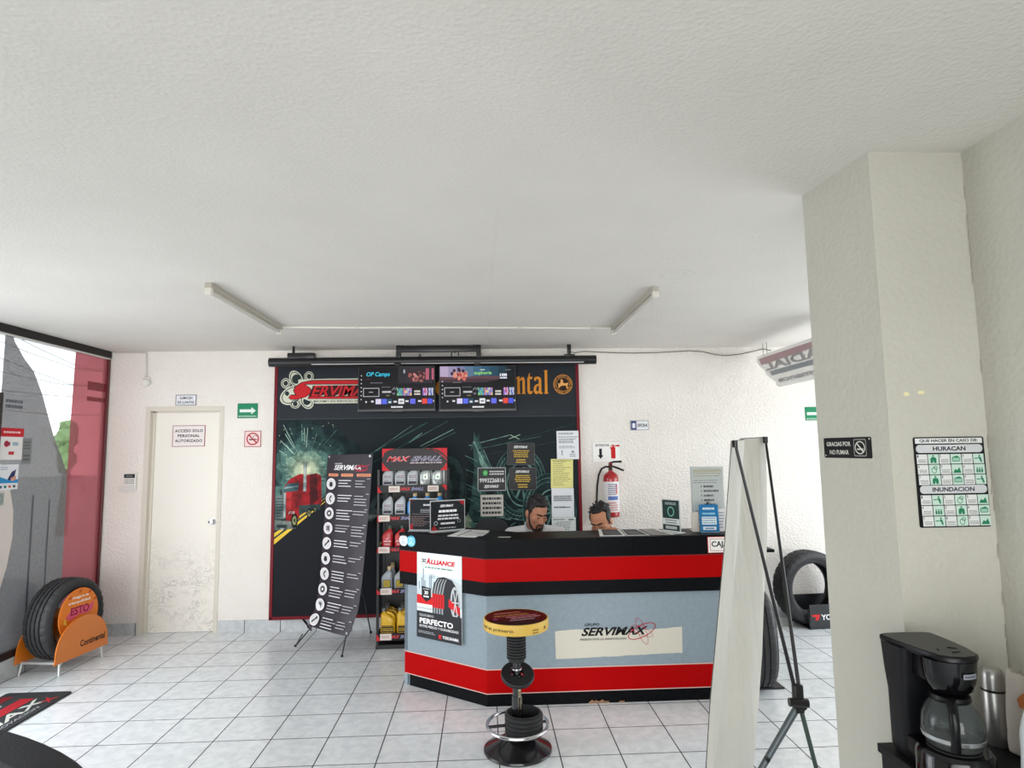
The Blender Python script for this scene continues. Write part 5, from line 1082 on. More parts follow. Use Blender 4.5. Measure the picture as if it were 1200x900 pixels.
def section(w, d, z, n=20, ox=0, oy=0, e=3.2):
    P = []
    for i in range(n):
        t = 2*PI*i/n; c, s = math.cos(t), math.sin(t)
        P.append((ox+w/2*math.copysign(abs(c)**(2/e),c), oy+d/2*math.copysign(abs(s)**(2/e),s), z))
    return P
def loft(mb, secs, m):
    n = len(secs[0]); V = [p for s in secs for p in s]; F = []
    for k in range(len(secs)-1):
        for i in range(n): F.append([k*n+i, k*n+(i+1)%n, (k+1)*n+(i+1)%n, (k+1)*n+i])
    F.append(list(range(n))[::-1]); F.append([(len(secs)-1)*n+i for i in range(n)])
    return mb.add(V, F, m)
def bottle(body, capm, lab, kind):
    t = thing('oil_bottle', '-', 'bottle', (0,0,0))
    if kind == 'jug':
        w, d, h = .125, .075, .16
        mb = MB(); loft(mb, [section(w*.96,d*.94,0), section(w,d,.006), section(w,d,.095), section(w*.97,d*.95,.115), section(w*.60,d*.85,.150,ox=-.024), section(.045,.045,.165,ox=-.032,e=2), section(.030,.030,.172,ox=-.034,e=2), section(.030,.030,.182,ox=-.034,e=2)], body); 
        mb.build('body', t, 50)
        MB().tube([(-.012,0,.166),(.02,0,.160),(.043,0,.142),(.053,0,.112),(.050,0,.085)], .0115, body, 10).build('handle', t)
        MB().lathe([(0,.204),(.018,.204),(.019,.200),(.019,.178),(0,.178)], capm, 'z', 18, (-.034,0,0)).build('cap', t)
        fw, z0_, z1_ = .10, .012, .085
    else:
        w, d, h = .094, .055, .12
        mb = MB(); loft(mb, [section(w*.95,d*.94,0), section(w,d,.005), section(w,d,.088), section(w*.95,d*.95,.105,ox=.002), section(w*.74,d*.85,.125,ox=.010), section(w*.46,d*.7,.142,ox=.018), section(.028,.028,.150,ox=.020,e=2), section(.028,.028,.160,ox=.020,e=2)], body); mb.build('body', t, 50)
        MB().lathe([(0,.183),(.017,.183),(.018,.180),(.018,.156),(0,.156)], capm, 'z', 18, (.020,0,0)).build('cap', t)
        fw, z0_, z1_ = .074, .012, .098
    pr = Print(plane_fn((0,-d/2-.0006,0), XR, ZU), .0001); c = z1_-z0_
    if lab == 'grey': pr.lines(-fw*.4,z0_+c*.62,fw*.4,z0_+c*.92,2,C(110,50,60),.45,3,.1); pr.rect(-fw*.45,z0_+c*.05,fw*.45,z0_+c*.30,C(60,58,64)); pr.lines(-fw*.4,z0_+c*.34,fw*.3,z0_+c*.52,2,C(96,96,104),.45,4)
    elif lab == 'clear': pr.poly([(-fw*.45,z0_),(-fw*.1,z0_),(-fw*.4,z0_+c*.5),(-fw*.45,z0_+c*.5)],C(222,224,224)); pr.disc(.005,z0_+c*.72,.010,.010,C(120,160,110)); pr.rect(-fw*.4,z0_+c*.36,fw*.45,z0_+c*.42,C(96,104,104)); pr.poly([(fw*.05,z0_),(fw*.2,z0_+c*.2),(fw*.12,z0_+c*.3)],C(80,86,86))
    elif lab == 'red': pr.poly([(-fw*.3,z0_+c*.66),(fw*.35,z0_+c*.9),(fw*.0,z0_+c*.6)],C(220,150,150)); pr.lines(-fw*.42,z0_+c*.36,fw*.42,z0_+c*.56,1,C(232,206,206),.6,3,.0); pr.lines(-fw*.32,z0_+c*.05,fw*.36,z0_+c*.28,2,C(226,190,190),.55,5,.1)
    elif lab == 'yel': pr.rrect(-fw*.42,z0_,fw*.42,z0_+c*.72,.006,C(30,30,32)); pr.rrect(-fw*.36,z0_+.005,fw*.36,z0_+c*.66,.006,C(196,170,60)); pr.lines(-fw*.3,z0_+.01,fw*.3,z0_+c*.6,3,C(50,46,30),.45,3,.05,True)
    elif lab == 'jug': pr.rect(-fw*.5,z0_,fw*.5,z0_+c*.62,C(40,36,28)); pr.lines(-fw*.46,z0_+c*.1,fw*.46,z0_+c*.5,2,C(196,160,60),.5,3,.0); pr.rect(-fw*.5,z0_+c*.66,fw*.4,z0_+c*.74,C(60,50,30))
    elif lab == 'blue': pr.lines(-fw*.4,z0_+c*.1,fw*.4,z0_+c*.7,3,C(206,224,240),.5,3,.1)
    pr.build('label', t)
    return t
BL = mat('bottle_blue', (44,130,196), .35); RE = mat('bottle_red', (176,24,34), .3); DKC = C(24,24,26,.35); BEI = C(196,172,132,.4); GCAP = C(70,84,78,.4); SIL = mat('bottle_silver', (168,174,172), .22, metal=.3); GR2 = mat('bottle_midgrey', (146,152,158), .35); YLW = mat('jug_yellow', (214,168,36), .35); GC = C(110,110,108,.4)
PROTO = {}
def getb(key):
    body, capm, lab, kind = {'grey':(GRY,DKC,'grey','q'),'clear':(SIL,DKC,'clear','q'),'blue':(BL,BEI,'blue','q'),'red':(RE,GCAP,'red','q'),'yel':(GR2,BEI,'yel','q'),'jug':(YLW,GC,'jug','jug')}[key]
    if key not in PROTO:
        PROTO[key] = bottle(body, capm, lab, kind); return PROTO[key]
    return copy_tree(PROTO[key])
ORD = ['first','second','third','fourth','fifth']
DES = {'grey':'grey oil bottle','clear':'silvery oil bottle','blue':'blue oil bottle','red':'red oil bottle','yel':'yellow-labelled grey bottle','jug':'yellow oil jug'}
ROWN = {1:[''],2:['front','back'],3:['front','middle','back']}
for n, (shelf, keys, nrow, pitch, grp) in enumerate([('top',['grey','grey','grey','clear','clear'],2,.1075,'bottles on the top shelf of the rack'),('second',['grey','grey','blue','blue','blue'],1,.1075,'bottles on the second shelf of the rack'),
        ('middle',['red']*5,1,.1075,'red bottles on the middle shelf of the rack'),('fourth',['yel']*5,3,.1085,'yellow-labelled bottles on the fourth shelf of the rack'),('bottom',['jug']*4,3,.138,'yellow jugs on the bottom shelf of the rack')]):
    z = SHZ[n][0]-.008; k = len(keys); w0 = (rx0+rx1)/2-(k-1)/2*pitch
    for r_ in range(nrow):
        for i, key in enumerate(keys):
            b = getb(key); b.location = (w0+pitch*i+(.012 if r_ % 2 else 0), ry0+.040+r_*(.090 if key != 'jug' else .088), z+.0005); b['group'] = grp
            row = ROWN[nrow][r_]
            b['label'] = f"{ORD[i]} {DES[key]} from the left" + (f", {row} row" if row else '') + f", {shelf} rack shelf"

# ================================================================== printed X-banner (dark) left of the rack
XL_ = [(-1.412,5.75,1.633),(-1.418,5.712,1.19),(-1.428,5.684,.875),(-1.437,5.655,.56),(-1.465,5.634,.335),(-1.505,5.627,.25),(-1.516,5.62,.184)]
XR_ = [(-.964,5.50,1.636),(-.978,5.474,1.303),(-1.0,5.45,.998),(-1.018,5.429,.734),(-1.031,5.414,.557),(-1.057,5.397,.348),(-1.128,5.38,.151)]
def poly_at(P, u):
    """point at fraction u of the height along a polyline (top to bottom)"""
    L = [0]
    for a, b in zip(P[:-1], P[1:]): L.append(L[-1]+(Vector(b)-Vector(a)).length)
    s = u*L[-1]
    for i in range(len(P)-1):
        if s <= L[i+1]+1e-9 or i == len(P)-2:
            f = (s-L[i])/(L[i+1]-L[i]); return Vector(P[i]).lerp(Vector(P[i+1]), f)
def surf(PL, PR, bow, o, ripple=0):
    o = Vector(o)
    def S(u, v):   # u across 0..1, v down 0..1
        a, b = poly_at(PL, v), poly_at(PR, v); p = a.lerp(b, u); d = (b-a); n = d.cross(Vector((0,0,1))).normalized()
        return p-o+n*(bow*math.sin(PI*u)+ripple*(math.sin(2.2*PI*u+1.5*v)*math.sin(PI*u)))
    return S
OX = (-1.24,5.56,0)
S1 = surf(XL_, XR_, .018, OX, .006); N1 = Vector((-.23,-.45,0)).normalized()
xb = thing('banner_stand', 'narrow dark banner stand listing services with white round icons, beside the oil rack', 'banner', OX)
VIN = mat('banner_vinyl', (46,40,48), .42, spec=.3)
mb = MB(); nu, nv = 10, 44; V = []; F = []
for j in range(nv+1):
    for i in range(nu+1): V.append(S1(i/nu, j/nv))
for j in range(nv):
    for i in range(nu): a = j*(nu+1)+i; F.append([a, a+nu+1, a+nu+2, a+1])
k = len(V); V2 = V+[v-N1*.0015 for v in V]; F2 = F+[[a+k for a in f[::-1]] for f in F]
mb.add(V2, F2, VIN); bn = mb.build('banner_sheet', xb, 60)
def bfn(x, y, h): return S1(x, y)+N1*(h+.0012)
pr = Print(bfn, .00012)
class _V: pass
def brect(x0, y0, x1, y1, m): pr.rect(x0, y0, x1, y1, m, 4, 2)
def btext(t, x0, y0, x1, y1, m, sh=0, b=0):
    V, F, bb = glyphs(t, sh, b); P = [(x0+(x-bb[0])/(bb[2]-bb[0])*(x1-x0), y1-(y-bb[1])/(bb[3]-bb[1])*(y1-y0)) for x, y in V]; pr._p(P, F, m)
BW = C(224,222,224); BO = C(226,150,112)
btext('SERVIMAX', .19,.062,.82,.092, BW, .35, .03); btext('GRUPO', .20,.050,.38,.058, BW, .3, .01)
pr.ring(.78,.082,.14,.020,.012,C(150,40,60),0); pr.line([(.66,.10),(.96,.058)],.004,C(150,60,76))
for a, b in ((.06,.30),(.37,.62),(.70,.99)): pr.rrect(a,.113,b,.129,.008,BO); pr.lines(a+.03,.117,b-.03,.125,1,C(120,60,50),.5,3,.0)
R = random.Random(6)
for i in range(10):
    yc = .175+.0865*i
    pr.disc(.135,yc,.118,.0345,BW,n=24); pr.disc(.135,yc,.100,.029,C(206,204,204),n=24)
    kind = i % 5; D = C(40,38,42)
    if kind == 0: pr.disc(.135,yc+.005,.045,.012,D); pr.rect(.10,yc-.012,.17,yc+.008,D)
    elif kind == 1: pr.line([(.17,yc-.017),(.11,yc),(.16,yc+.018)],.012,D)
    elif kind == 2: pr.disc(.135,yc,.062,.018,D); pr.disc(.135,yc,.026,.008,BW)
    elif kind == 3: pr.rrect(.09,yc-.015,.18,yc+.014,.01,C(110,108,112)); pr.line([(.15,yc-.016),(.17,yc+.018)],.010,D)
    else: pr.line([(.08,yc+.016),(.19,yc-.016)],.012,D); pr.disc(.18,yc-.014,.024,.008,D)
    rows = R.choice((3,3,4,4))
    for j in range(rows):
        y = yc-.022+.0165*j; pr.rect(.32,y-.0022,.32+R.uniform(.20,.34),y+.0022,BW if R.random() < .8 else C(170,168,172))
    for j in range(R.choice((2,3,4))):
        y = yc-.020+.0165*j; pr.rect(.68,y-.0018,.68+R.uniform(.15,.29),y+.0018,C(196,194,198))
    pr.rect(.92,yc-.035,.98,yc-.031,C(170,168,172))
pr.build('print', bn)
for u, v in ((.05,.012),(.95,.012),(.05,.985),(.94,.985)):
    c = S1(u,v)+N1*.002; MB().lathe([(.004,0),(.010,0),(.010,.002),(.004,.002)], mat('eyelet',(170,170,172),.3,metal=.8), 'z', 16, M=Matrix.Translation(c) @ N1.to_track_quat('Z','Y').to_matrix().to_4x4()).build('eyelet', xb)
ROD = mat('dark_rod', (52,54,58), .35); hub1 = Vector((-1.13,5.78,.60))-Vector(OX)
def xrod(a, b, par, m=ROD, r=.006, nm='rod'): MB().cyl(a, b, r, m, n=10).build(nm, par)
f1 = Vector((-1.636,5.65,.008))-Vector(OX); f2 = Vector((-1.171,5.339,.008))-Vector(OX); f3 = Vector((-1.057,5.999,.008))-Vector(OX)
xrod(hub1, S1(.04,.008)-N1*.004, xb, nm='upper_rod'); xrod(hub1, S1(.96,.008)-N1*.004, xb, nm='upper_rod')
xrod(hub1, f1, xb, nm='leg'); xrod(hub1, f2, xb, nm='leg'); xrod(hub1, f3, xb, nm='leg')
xrod(f1+Vector((.06,.0,.10)), f1, xb, nm='foot_hook'); 
for f in (f1, f2, f3): MB().ell(f+Vector((0,0,.004)), (.012,.012,.011), RKB, 12).build('foot_cap', xb)
MB().box(hub1-Vector((.02,.02,.04)), hub1+Vector((.02,.02,.04)), RKB, .006).build('hub', xb)

# ================================================================== white banner seen from its back
WL_ = [(1.100,2.76,1.678),(1.028,2.726,1.197),(.974,2.703,.895),(.922,2.68,.602),(.886,2.66,.356),(.850,2.64,.10)]
WR_ = [(1.443,3.16,1.700),(1.398,3.116,1.189),(1.358,3.094,.94),(1.320,3.068,.66),(1.262,3.036,.333),(1.215,3.01,.10)]
OW = (1.16,2.88,0); S2 = surf(WL_, WR_, -.03, OW, .045); 
wb = thing('banner_stand', 'banner stand seen from its plain white back, before the right end of the counter', 'banner', OW)
NW = Vector((.40,-.34,0)).normalized(); CLOTH = mat('banner_back_cloth', (188,187,179), .7, mottle=(3,(198,196,187),.3,.7)); 
_n = CLOTH.node_tree; _b = _n.nodes['Principled BSDF']; _t = _n.nodes['Texture Coordinate']; _m = _n.nodes.new('ShaderNodeMapping'); _m.inputs['Scale'].default_value = (9,9,1.6); _m.inputs['Rotation'].default_value = (.08,.05,0)
_o = _n.nodes.new('ShaderNodeTexNoise'); _o.inputs['Scale'].default_value = 1.3; _o.inputs['Detail'].default_value = 4; _p = _n.nodes.new('ShaderNodeBump'); _p.inputs['Strength'].default_value = .8; _p.inputs['Distance'].default_value = .03
_n.links.new(_t.outputs['Object'], _m.inputs[0]); _n.links.new(_m.outputs[0], _o.inputs['Vector']); _n.links.new(_o.outputs['Fac'], _p.inputs['Height']); _n.links.new(_p.outputs['Normal'], _b.inputs['Normal'])
mb = MB(); nu, nv = 16, 40; V = []; F = []
for j in range(nv+1):
    for i in range(nu+1): V.append(S2(i/nu, j/nv))
for j in range(nv):
    for i in range(nu): a = j*(nu+1)+i; F.append([a, a+nu+1, a+nu+2, a+1])
k = len(V); mb.add(V+[v-NW*.0015 for v in V], F+[[a+k for a in f[::-1]] for f in F], CLOTH); wsn = mb.build('banner_sheet', wb, 60)
mb = MB(); EDG = C(60,58,56)
mb.tube([S2(0,j/20)+NW*.0005 for j in range(21)], .0016, EDG, 6); mb.build('edge_shade', wsn)  # shade along the left edge, put in as a thin dark tube
MB().tube([S2(i/10,0)+NW*.0005 for i in range(11)], .0022, C(120,118,114), 6).build('top_hem', wsn)
hub2 = Vector((1.352,2.80,.555))-Vector(OW); CARB = mat('carbon_pole', (20,20,22), .3); ALU = mat('grey_leg', (96,104,108), .4, metal=.5)
for u in (.045,.93):
    e = S2(u,.006)+NW*.012; MB().cyl(hub2+Vector((-.012 if u < .5 else .008,0,.05)), e, .0085, CARB, .0065, 12).build('upper_pole', wb)
    MB().cyl(e-Vector((0,0,.02)), e+Vector((0,0,.012)), .012, CARB, n=12).build('pole_tip', wb)
mb = MB(); mb.box(hub2+Vector((-.020,-.018,-.055)), hub2+Vector((.022,.018,.065)), CARB, .008); mb.cyl(hub2+Vector((-.045,-.012,-.005)),hub2+Vector((.035,-.02,-.01)),.018,CARB,n=14); mb.lathe([(0,-.022),(.020,-.022),(.022,0),(0,.004)],C(40,40,42,.3),'y',16,tuple(hub2+Vector((.012,.0,-.02)))); mb.build('hub', wb)
l1 = Vector((1.035,2.86,.012))-Vector(OW); l2 = Vector((1.47,2.80,.012))-Vector(OW); l3 = Vector((1.19,3.05,.06))-Vector(OW)
MB().cyl(hub2+Vector((-.01,0,-.04)), l1, .0155, ALU, .012, 14).build('leg', wb)
m_ = (hub2+Vector((-.01,0,-.04))).lerp(l1,.42); MB().lathe([(0,-.012),(.009,-.012),(.009,.012),(0,.012)],CARB,'y',10,tuple(m_+Vector((-.006,-.012,.004)))).build('leg_button', wb)
MB().cyl(hub2+Vector((.012,0,-.045)), l2, .010, mat('green_grey_leg',(70,86,80),.4,metal=.4), .009, 12).build('leg', wb)
MB().cyl(hub2+Vector((0,.01,-.04)), l1+Vector((.02,.03,0)), .008, ALU, .007, 12).build('leg', wb)

# ================================================================== signs on the pillar
p = panel('wall_sign', 'small black plate reading GRACIAS POR NO FUMAR on the left face of the pillar', 'sign', (1.3045,2.209,1.6435), (.0925,-.995,0), ZU, .258, .074*1.0, C(22,22,24,.35), .004, None, .006)
p.text('GRACIAS POR',-.112,.006,.022,.022,C(206,204,196),0,.02); p.text('NO FUMAR',-.096,-.024,.010,-.008,C(206,204,196),0,.02); p.rrect(.038,-.030,.102,.030,.006,C(150,150,146)); p.rrect(.041,-.027,.099,.027,.005,C(22,22,24,.35)); p.ring(.07,0,.026,.023,.004,C(206,204,196)); p.rect(.055,-.008,.086,-.003,C(206,204,196)); p.poly([(.052,.014),(.056,.018),(.090,-.014),(.086,-.018)],C(206,204,196))
for a in (-.12,.12): p.disc(a,.030 if a > 0 else -.028,.003,.003,C(206,204,196))
p.done()
p = panel('notice_board', 'black and white HURACAN and INUNDACION instruction poster on the pillar', 'poster', (1.515,1.994,1.530), XR, ZU, .237, .290, C(24,26,28,.4), .003, None, .006)
HW = C(214,216,214); HG = C(196,198,200); PG = C(34,120,84); LGN = C(190,212,200)
p.rect(-.113,.124,.113,.141,HW); p.text('QUE HACER EN CASO DE:',-.098,.127,.098,.138,INKB,0,.03)
for (zt, tx, wd) in ((.120,'HURACAN',.055),(-.011,'INUNDACION',.07)):
    p.rrect(-.112,zt-.026,.112,zt,.012,HG); p.text(tx,-wd,zt-.020,wd,zt-.006,INKB,0,.03)
    for r_ in range(3):
        for c_ in range(6):
            x = -.113+.0378*c_; z = zt-.031-.0335*(r_+1)+.0025; p.rect(x+.001,z,x+.0365,z+.031,HW if c_ % 2 == 0 else LGN)
            if c_ % 2 == 0:
                p.text(str(3*r_+c_//2+1),x+.003,z+.021,x+.007,z+.029,INKB,0,.03); p.lines(x+.004,z+.003,x+.034,z+.016,3,C(90,92,94),.4,r_*6+c_,.2,True)
            else:
                cx_, cz_ = x+.0185, z+.015; kd = (r_*3+c_//2+(2 if zt < 0 else 0)) % 6
                if kd == 0: p.disc(cx_,cz_+.011,.003,.003,PG,n=10); p.poly([(cx_-.010,cz_-.012),(cx_-.010,cz_+.002),(cx_-.005,cz_+.007),(cx_+.005,cz_+.007),(cx_+.010,cz_+.002),(cx_+.010,cz_-.012),(cx_+.002,cz_-.012),(cx_,cz_-.002),(cx_-.002,cz_-.012)],PG)
                elif kd == 1: p.rrect(cx_-.013,cz_-.008,cx_+.013,cz_+.006,.003,PG); p.rrect(cx_-.011,cz_-.006,cx_+.011,cz_+.004,.002,C(150,190,170)); p.poly([(cx_-.012,cz_+.006),(cx_+.004,cz_+.011),(cx_+.012,cz_+.006)],PG)
                elif kd == 2: p.disc(cx_+.004,cz_+.010,.003,.003,PG,n=10); p.poly([(cx_-.002,cz_+.006),(cx_+.008,cz_+.006),(cx_+.012,cz_-.010),(cx_+.008,cz_-.012),(cx_+.003,cz_-.002)],PG); p.rect(cx_-.014,cz_,cx_-.002,cz_+.003,PG)
                elif kd == 3: p.ring(cx_-.001,cz_-.002,.009,.010,.002,PG,n=18); p.ring(cx_+.004,cz_+.006,.007,.006,.002,PG,n=16)
                elif kd == 4: p.poly([(cx_-.014,cz_-.011),(cx_-.006,cz_+.002),(cx_+.0,cz_-.003),(cx_+.008,cz_+.007),(cx_+.014,cz_-.011)],PG)
                else:
                    for o_ in (-.008,0,.008): p.disc(cx_+o_,cz_+.003,.0022,.0025,PG,n=8); p.rect(cx_+o_-.003,cz_-.011,cx_+o_+.003,cz_,PG)
p.done()

# ================================================================== stickers on the left glazing
def gsticker(y0, y1, z0, z1, base, label, x=-3.599):
    return panel('glass_sticker', label, 'sticker', (x+.0012, (y0+y1)/2, (z0+z1)/2), (0,1,0), ZU, y1-y0, z1-z0, base, .0015, 'stickers on the glass')
def flip(p): return p
def gst(y0, y1, z0, z1, base, label):
    o = Vector((-3.5975,(y0+y1)/2,(z0+z1)/2)); w, h = y1-y0, z1-z0
    pr = Print(lambda x, y, hh: Vector((.001+hh, x, y)), .0002); mb = pr.mb
    mb.box((0,-w/2,-h/2),(.001,w/2,h/2),base)
    def done():
        ob = pr.build('glass_sticker'); ob.location = o; tag(ob, label, 'sticker', 'stickers on the glass'); return ob
    pr.done = done; pr.w = w; pr.h_ = h; return pr
p = gst(4.83,5.075,1.635,1.875,C(228,226,224),'white card sticker with a red top band on the left glass'); w, h = p.w/2, p.h_/2
p.rect(-w,h*.45,w,h,C(196,34,44)); p.lines(-w*.7,h*.62,w*.7,h*.85,1,C(240,200,200),.5,3,.0); p.disc(-w*.4,h*.0,w*.2,h*.2,C(196,40,52)); p.rect(-w*.55,-h*.12,-w*.1,h*.12,C(150,40,60)); p.rect(w*.08,-h*.12,w*.58,h*.12,C(190,206,214)); p.lines(w*.12,-h*.1,w*.54,h*.1,2,C(80,110,130),.5,3,.0); p.rect(-w*.2,-h*.68,w*.25,-h*.48,C(190,50,60)); p.done()
p = gst(4.845,5.045,1.41,1.60,C(226,228,232),'white sticker with a blue swoosh and hand, under the red-banded one'); w, h = p.w/2, p.h_/2
p.lines(-w*.8,h*.55,-w*.1,h*.85,2,C(120,140,170),.4,3,.1); p.poly([(-w,-h*.45),(-w,h*.1),(-w*.2,-h*.15),(w*.2,-h*.3),(w,-h*.2),(w,-h*.5)],C(40,140,196)); p.poly([(-w*.1,-h*.2),(w*.3,h*.4),(w*.75,h*.6),(w*.6,h*.0),(w*.2,-h*.3)],C(40,50,90)); p.poly([(w*.2,-h*.1),(w*.75,h*.1),(w*.8,-h*.2),(w*.4,-h*.35)],C(206,150,130))
for i in range(4): p.rect(-w*.85+w*.45*i,-h*.85,-w*.6+w*.45*i,-h*.65,(C(60,90,120),C(40,130,110),C(190,90,60),C(60,60,70))[i])
p.done()
p = gst(5.07,5.17,1.60,1.80,C(126,130,130),'grey printed square showing beside the red-banded sticker'); w, h = p.w/2, p.h_/2
p.lines(-w*.7,h*.1,w*.7,h*.8,3,C(84,88,90),.45,5,.1); p.lines(-w*.7,-h*.8,w*.7,-h*.2,2,C(84,88,90),.5,6,.0); p.done()
p = gst(4.835,4.915,1.30,1.39,C(150,160,156),'small faded greenish sticker below the blue swoosh sticker'); p.ring(0,0,.03,.03,.006,C(120,130,128)); p.done()
# ================================================================== coffee corner
ZC = .78
CABM = mat('cabinet_black', (15,15,17), .5, spec=.2)
cb = thing('cabinet', 'low black cabinet in the right corner carrying the coffee maker', 'cabinet', (1.395,1.60,0)); O = (1.395,1.60,0)
mb = MB(O); mb.box((1.152,1.26,.06),(1.64,1.89,.755),CABM,.003); mb.box((1.17,1.28,0),(1.63,1.87,.06),CABM); mb.build('body', cb, 0)
MB(O).box((1.147,1.25,.755),(1.645,1.90,ZC),CABM,.003).build('top', cb, 0)
for x in (1.158,1.398): 
    d = MB(O).box((x,1.245,.07),(x+.234,1.26,.745),CABM,.002).build('door', cb, 0); MB(O).cyl((x+(.21 if x < 1.3 else .024),1.235,.62),(x+(.21 if x < 1.3 else .024),1.235,.70),.006,CHROME,n=12).build('handle', d)
PLB = mat('coffee_plastic', (12,12,14), .32, spec=.25); PLM = mat('coffee_plastic_matte', (18,18,21), .48, spec=.2, bump=(200,.05)); PGL = mat('coffee_gloss', (9,9,11), .1, spec=.3, coat=.25)
cm = thing('coffee_maker', 'black drip coffee maker with glass carafe on the black cabinet', 'coffee maker', (1.236,1.74,ZC)); O = (1.236,1.74,ZC)
def sec2(pts, z): return [(x, y, z) for x, y in pts]
def rounded(x0, x1, y0, y1, r, k=4):
    P = []
    for cx, cy, a in ((x1-r,y0+r,-90),(x1-r,y1-r,0),(x0+r,y1-r,90),(x0+r,y0+r,180)):
        for i in range(k+1): t = math.radians(a+90*i/k); P.append((cx+r*math.cos(t), cy+r*math.sin(t)))
    return P
mb = MB(O)   # water tower: slightly wider at the top, waisted, rounded at the foot
loft(mb, [sec2(rounded(1.176,1.296,1.800,1.868,.018),ZC), sec2(rounded(1.168,1.304,1.792,1.872,.018),ZC+.02), sec2(rounded(1.168,1.304,1.795,1.872,.018),ZC+.17), sec2(rounded(1.162,1.308,1.780,1.874,.018),ZC+.23), sec2(rounded(1.158,1.312,1.770,1.876,.018),ZC+.305)], PLM); mb.build('water_tank', cm, 40)
HEAD = [(1.159,1.846),(1.162,1.868),(1.18,1.874),(1.243,1.876),(1.296,1.872),(1.311,1.862),(1.313,1.80),(1.309,1.72),(1.298,1.668),(1.276,1.650),(1.245,1.645),(1.214,1.652),(1.194,1.668),(1.180,1.720),(1.170,1.77)]
def scaled(P, s, z, c=(1.238,1.76)): return [((x-c[0])*s+c[0], (y-c[1])*s+c[1], z) for x, y in P]
mb = MB(O); loft(mb, [scaled(HEAD,.97,ZC+.300), scaled(HEAD,1.02,ZC+.304), scaled(HEAD,1.02,ZC+.314), scaled(HEAD,.98,ZC+.319)], PLB); ld = mb.build('lid', cm, 40)
mb = MB(O)
for a0 in (.4,2.4,4.5): mb.tube([(1.248+.030*math.cos(a0+.12*i), 1.705+.020*math.sin(a0+.12*i), ZC+.3195) for i in range(8)], .0013, C(10,10,11), 6)
mb.build('lid_mark', ld)
BR = [(1.245+.068*math.cos(2*PI*i/28), 1.708+.062*math.sin(2*PI*i/28)) for i in range(28)]
mb = MB(O); loft(mb, [scaled(BR,.60,ZC+.212,(1.245,1.708)), scaled(BR,.80,ZC+.222,(1.245,1.708)), scaled(BR,.93,ZC+.25,(1.245,1.708)), scaled(BR,1.0,ZC+.301,(1.245,1.708))], PGL); mb.box((1.19,1.70,ZC+.235),(1.30,1.80,ZC+.301),PLB,.004); mb.build('brew_basket', cm, 40)
p = Print(lambda x, y, h: Vector(((.069+h)*math.sin(x/.069)+1.245-O[0], -(.063+h)*math.cos(x/.063)+1.708-O[1], y)), .0003); p.rect(-.008,.262,.034,.275,C(120,124,130,.3),6,1); p.lines(-.004,.265,.030,.272,1,C(60,62,66),.5,3,.0); p.build('name_badge', cm)
BASE = [(1.236+.092*math.cos(2*PI*i/32), 1.700+.090*math.sin(2*PI*i/32)) for i in range(32)]
mb = MB(O); loft(mb, [scaled(BASE,.98,ZC,(1.236,1.70)), scaled(BASE,1.03,ZC+.006,(1.236,1.70)), scaled(BASE,.98,ZC+.064,(1.236,1.70)), scaled(BASE,.90,ZC+.074,(1.236,1.70))], PGL); mb.box((1.172,1.70,ZC),(1.300,1.81,ZC+.066),PLB,.008); mb.build('base', cm, 40)
MB(O).lathe([(0,ZC+.076),(.062,ZC+.076),(.064,ZC+.073),(0,ZC+.073)], C(40,40,42,.4), 'z', 32, (1.236,1.70,0)).build('hot_plate', cm)
# carafe: a thing you lift off the plate
cf = thing('carafe', 'glass coffee carafe with black handle standing in the coffee maker', 'carafe', (1.236,1.70,ZC+.0765), math.radians(-33)); cf.scale = (.84,.84,.84); O2 = (0,0,0)
CG = film('carafe_glass', (176,186,184), .08, .03)
prof = [(.0,.0),(.062,.0),(.074,.006),(.084,.030),(.087,.060),(.083,.090),(.070,.120),(.055,.138),(.050,.146)]
MB().lathe(prof, CG, 'z', 40).build('glass_body', cf)
MB().lathe([(.0845,.028),(.0870,.030),(.0880,.040),(.0865,.042)], mat('steel_band',(190,192,194),.25,metal=.9), 'z', 40).build('lower_band', cf)
MB().lathe([(.049,.140),(.054,.141),(.058,.148),(.055,.158),(.030,.162),(0,.162)], PLB, 'z', 36).build('lid', cf)
mb = MB(); mb.tube([(.0,-.052,.150),(.0,-.082,.146),(.0,-.104,.128),(.0,-.110,.095),(.0,-.106,.060),(.0,-.094,.020)], .0135, PLB, 12); mb.box((-.016,-.062,.138),(.016,-.044,.158),PLB,.004); mb.build('handle', cf)
MB().lathe([(0,.002),(.060,.002),(.071,.007),(.078,.022),(0,.022)], film('leftover_coffee',(150,120,90),.2,.05), 'z', 32).build('coffee', cf)
# thermos
tb = thing('thermos_flask', 'brushed steel thermos flask behind the coffee maker', 'flask', (1.488,1.864,ZC)); STN = mat('brushed_steel', (168,166,162), .34, metal=.85)
MB().lathe([(0,0),(.030,0),(.032,.003),(.032,.148),(.031,.150)], STN, 'z', 32).build('body', tb)
MB().lathe([(.0305,.150),(.0318,.151),(.0318,.155),(.0305,.156)], PLB, 'z', 32).build('seam_ring', tb)
MB().lathe([(.031,.156),(.031,.190),(.029,.204),(.022,.213),(0,.215)], STN, 'z', 32).build('cup_lid', tb)
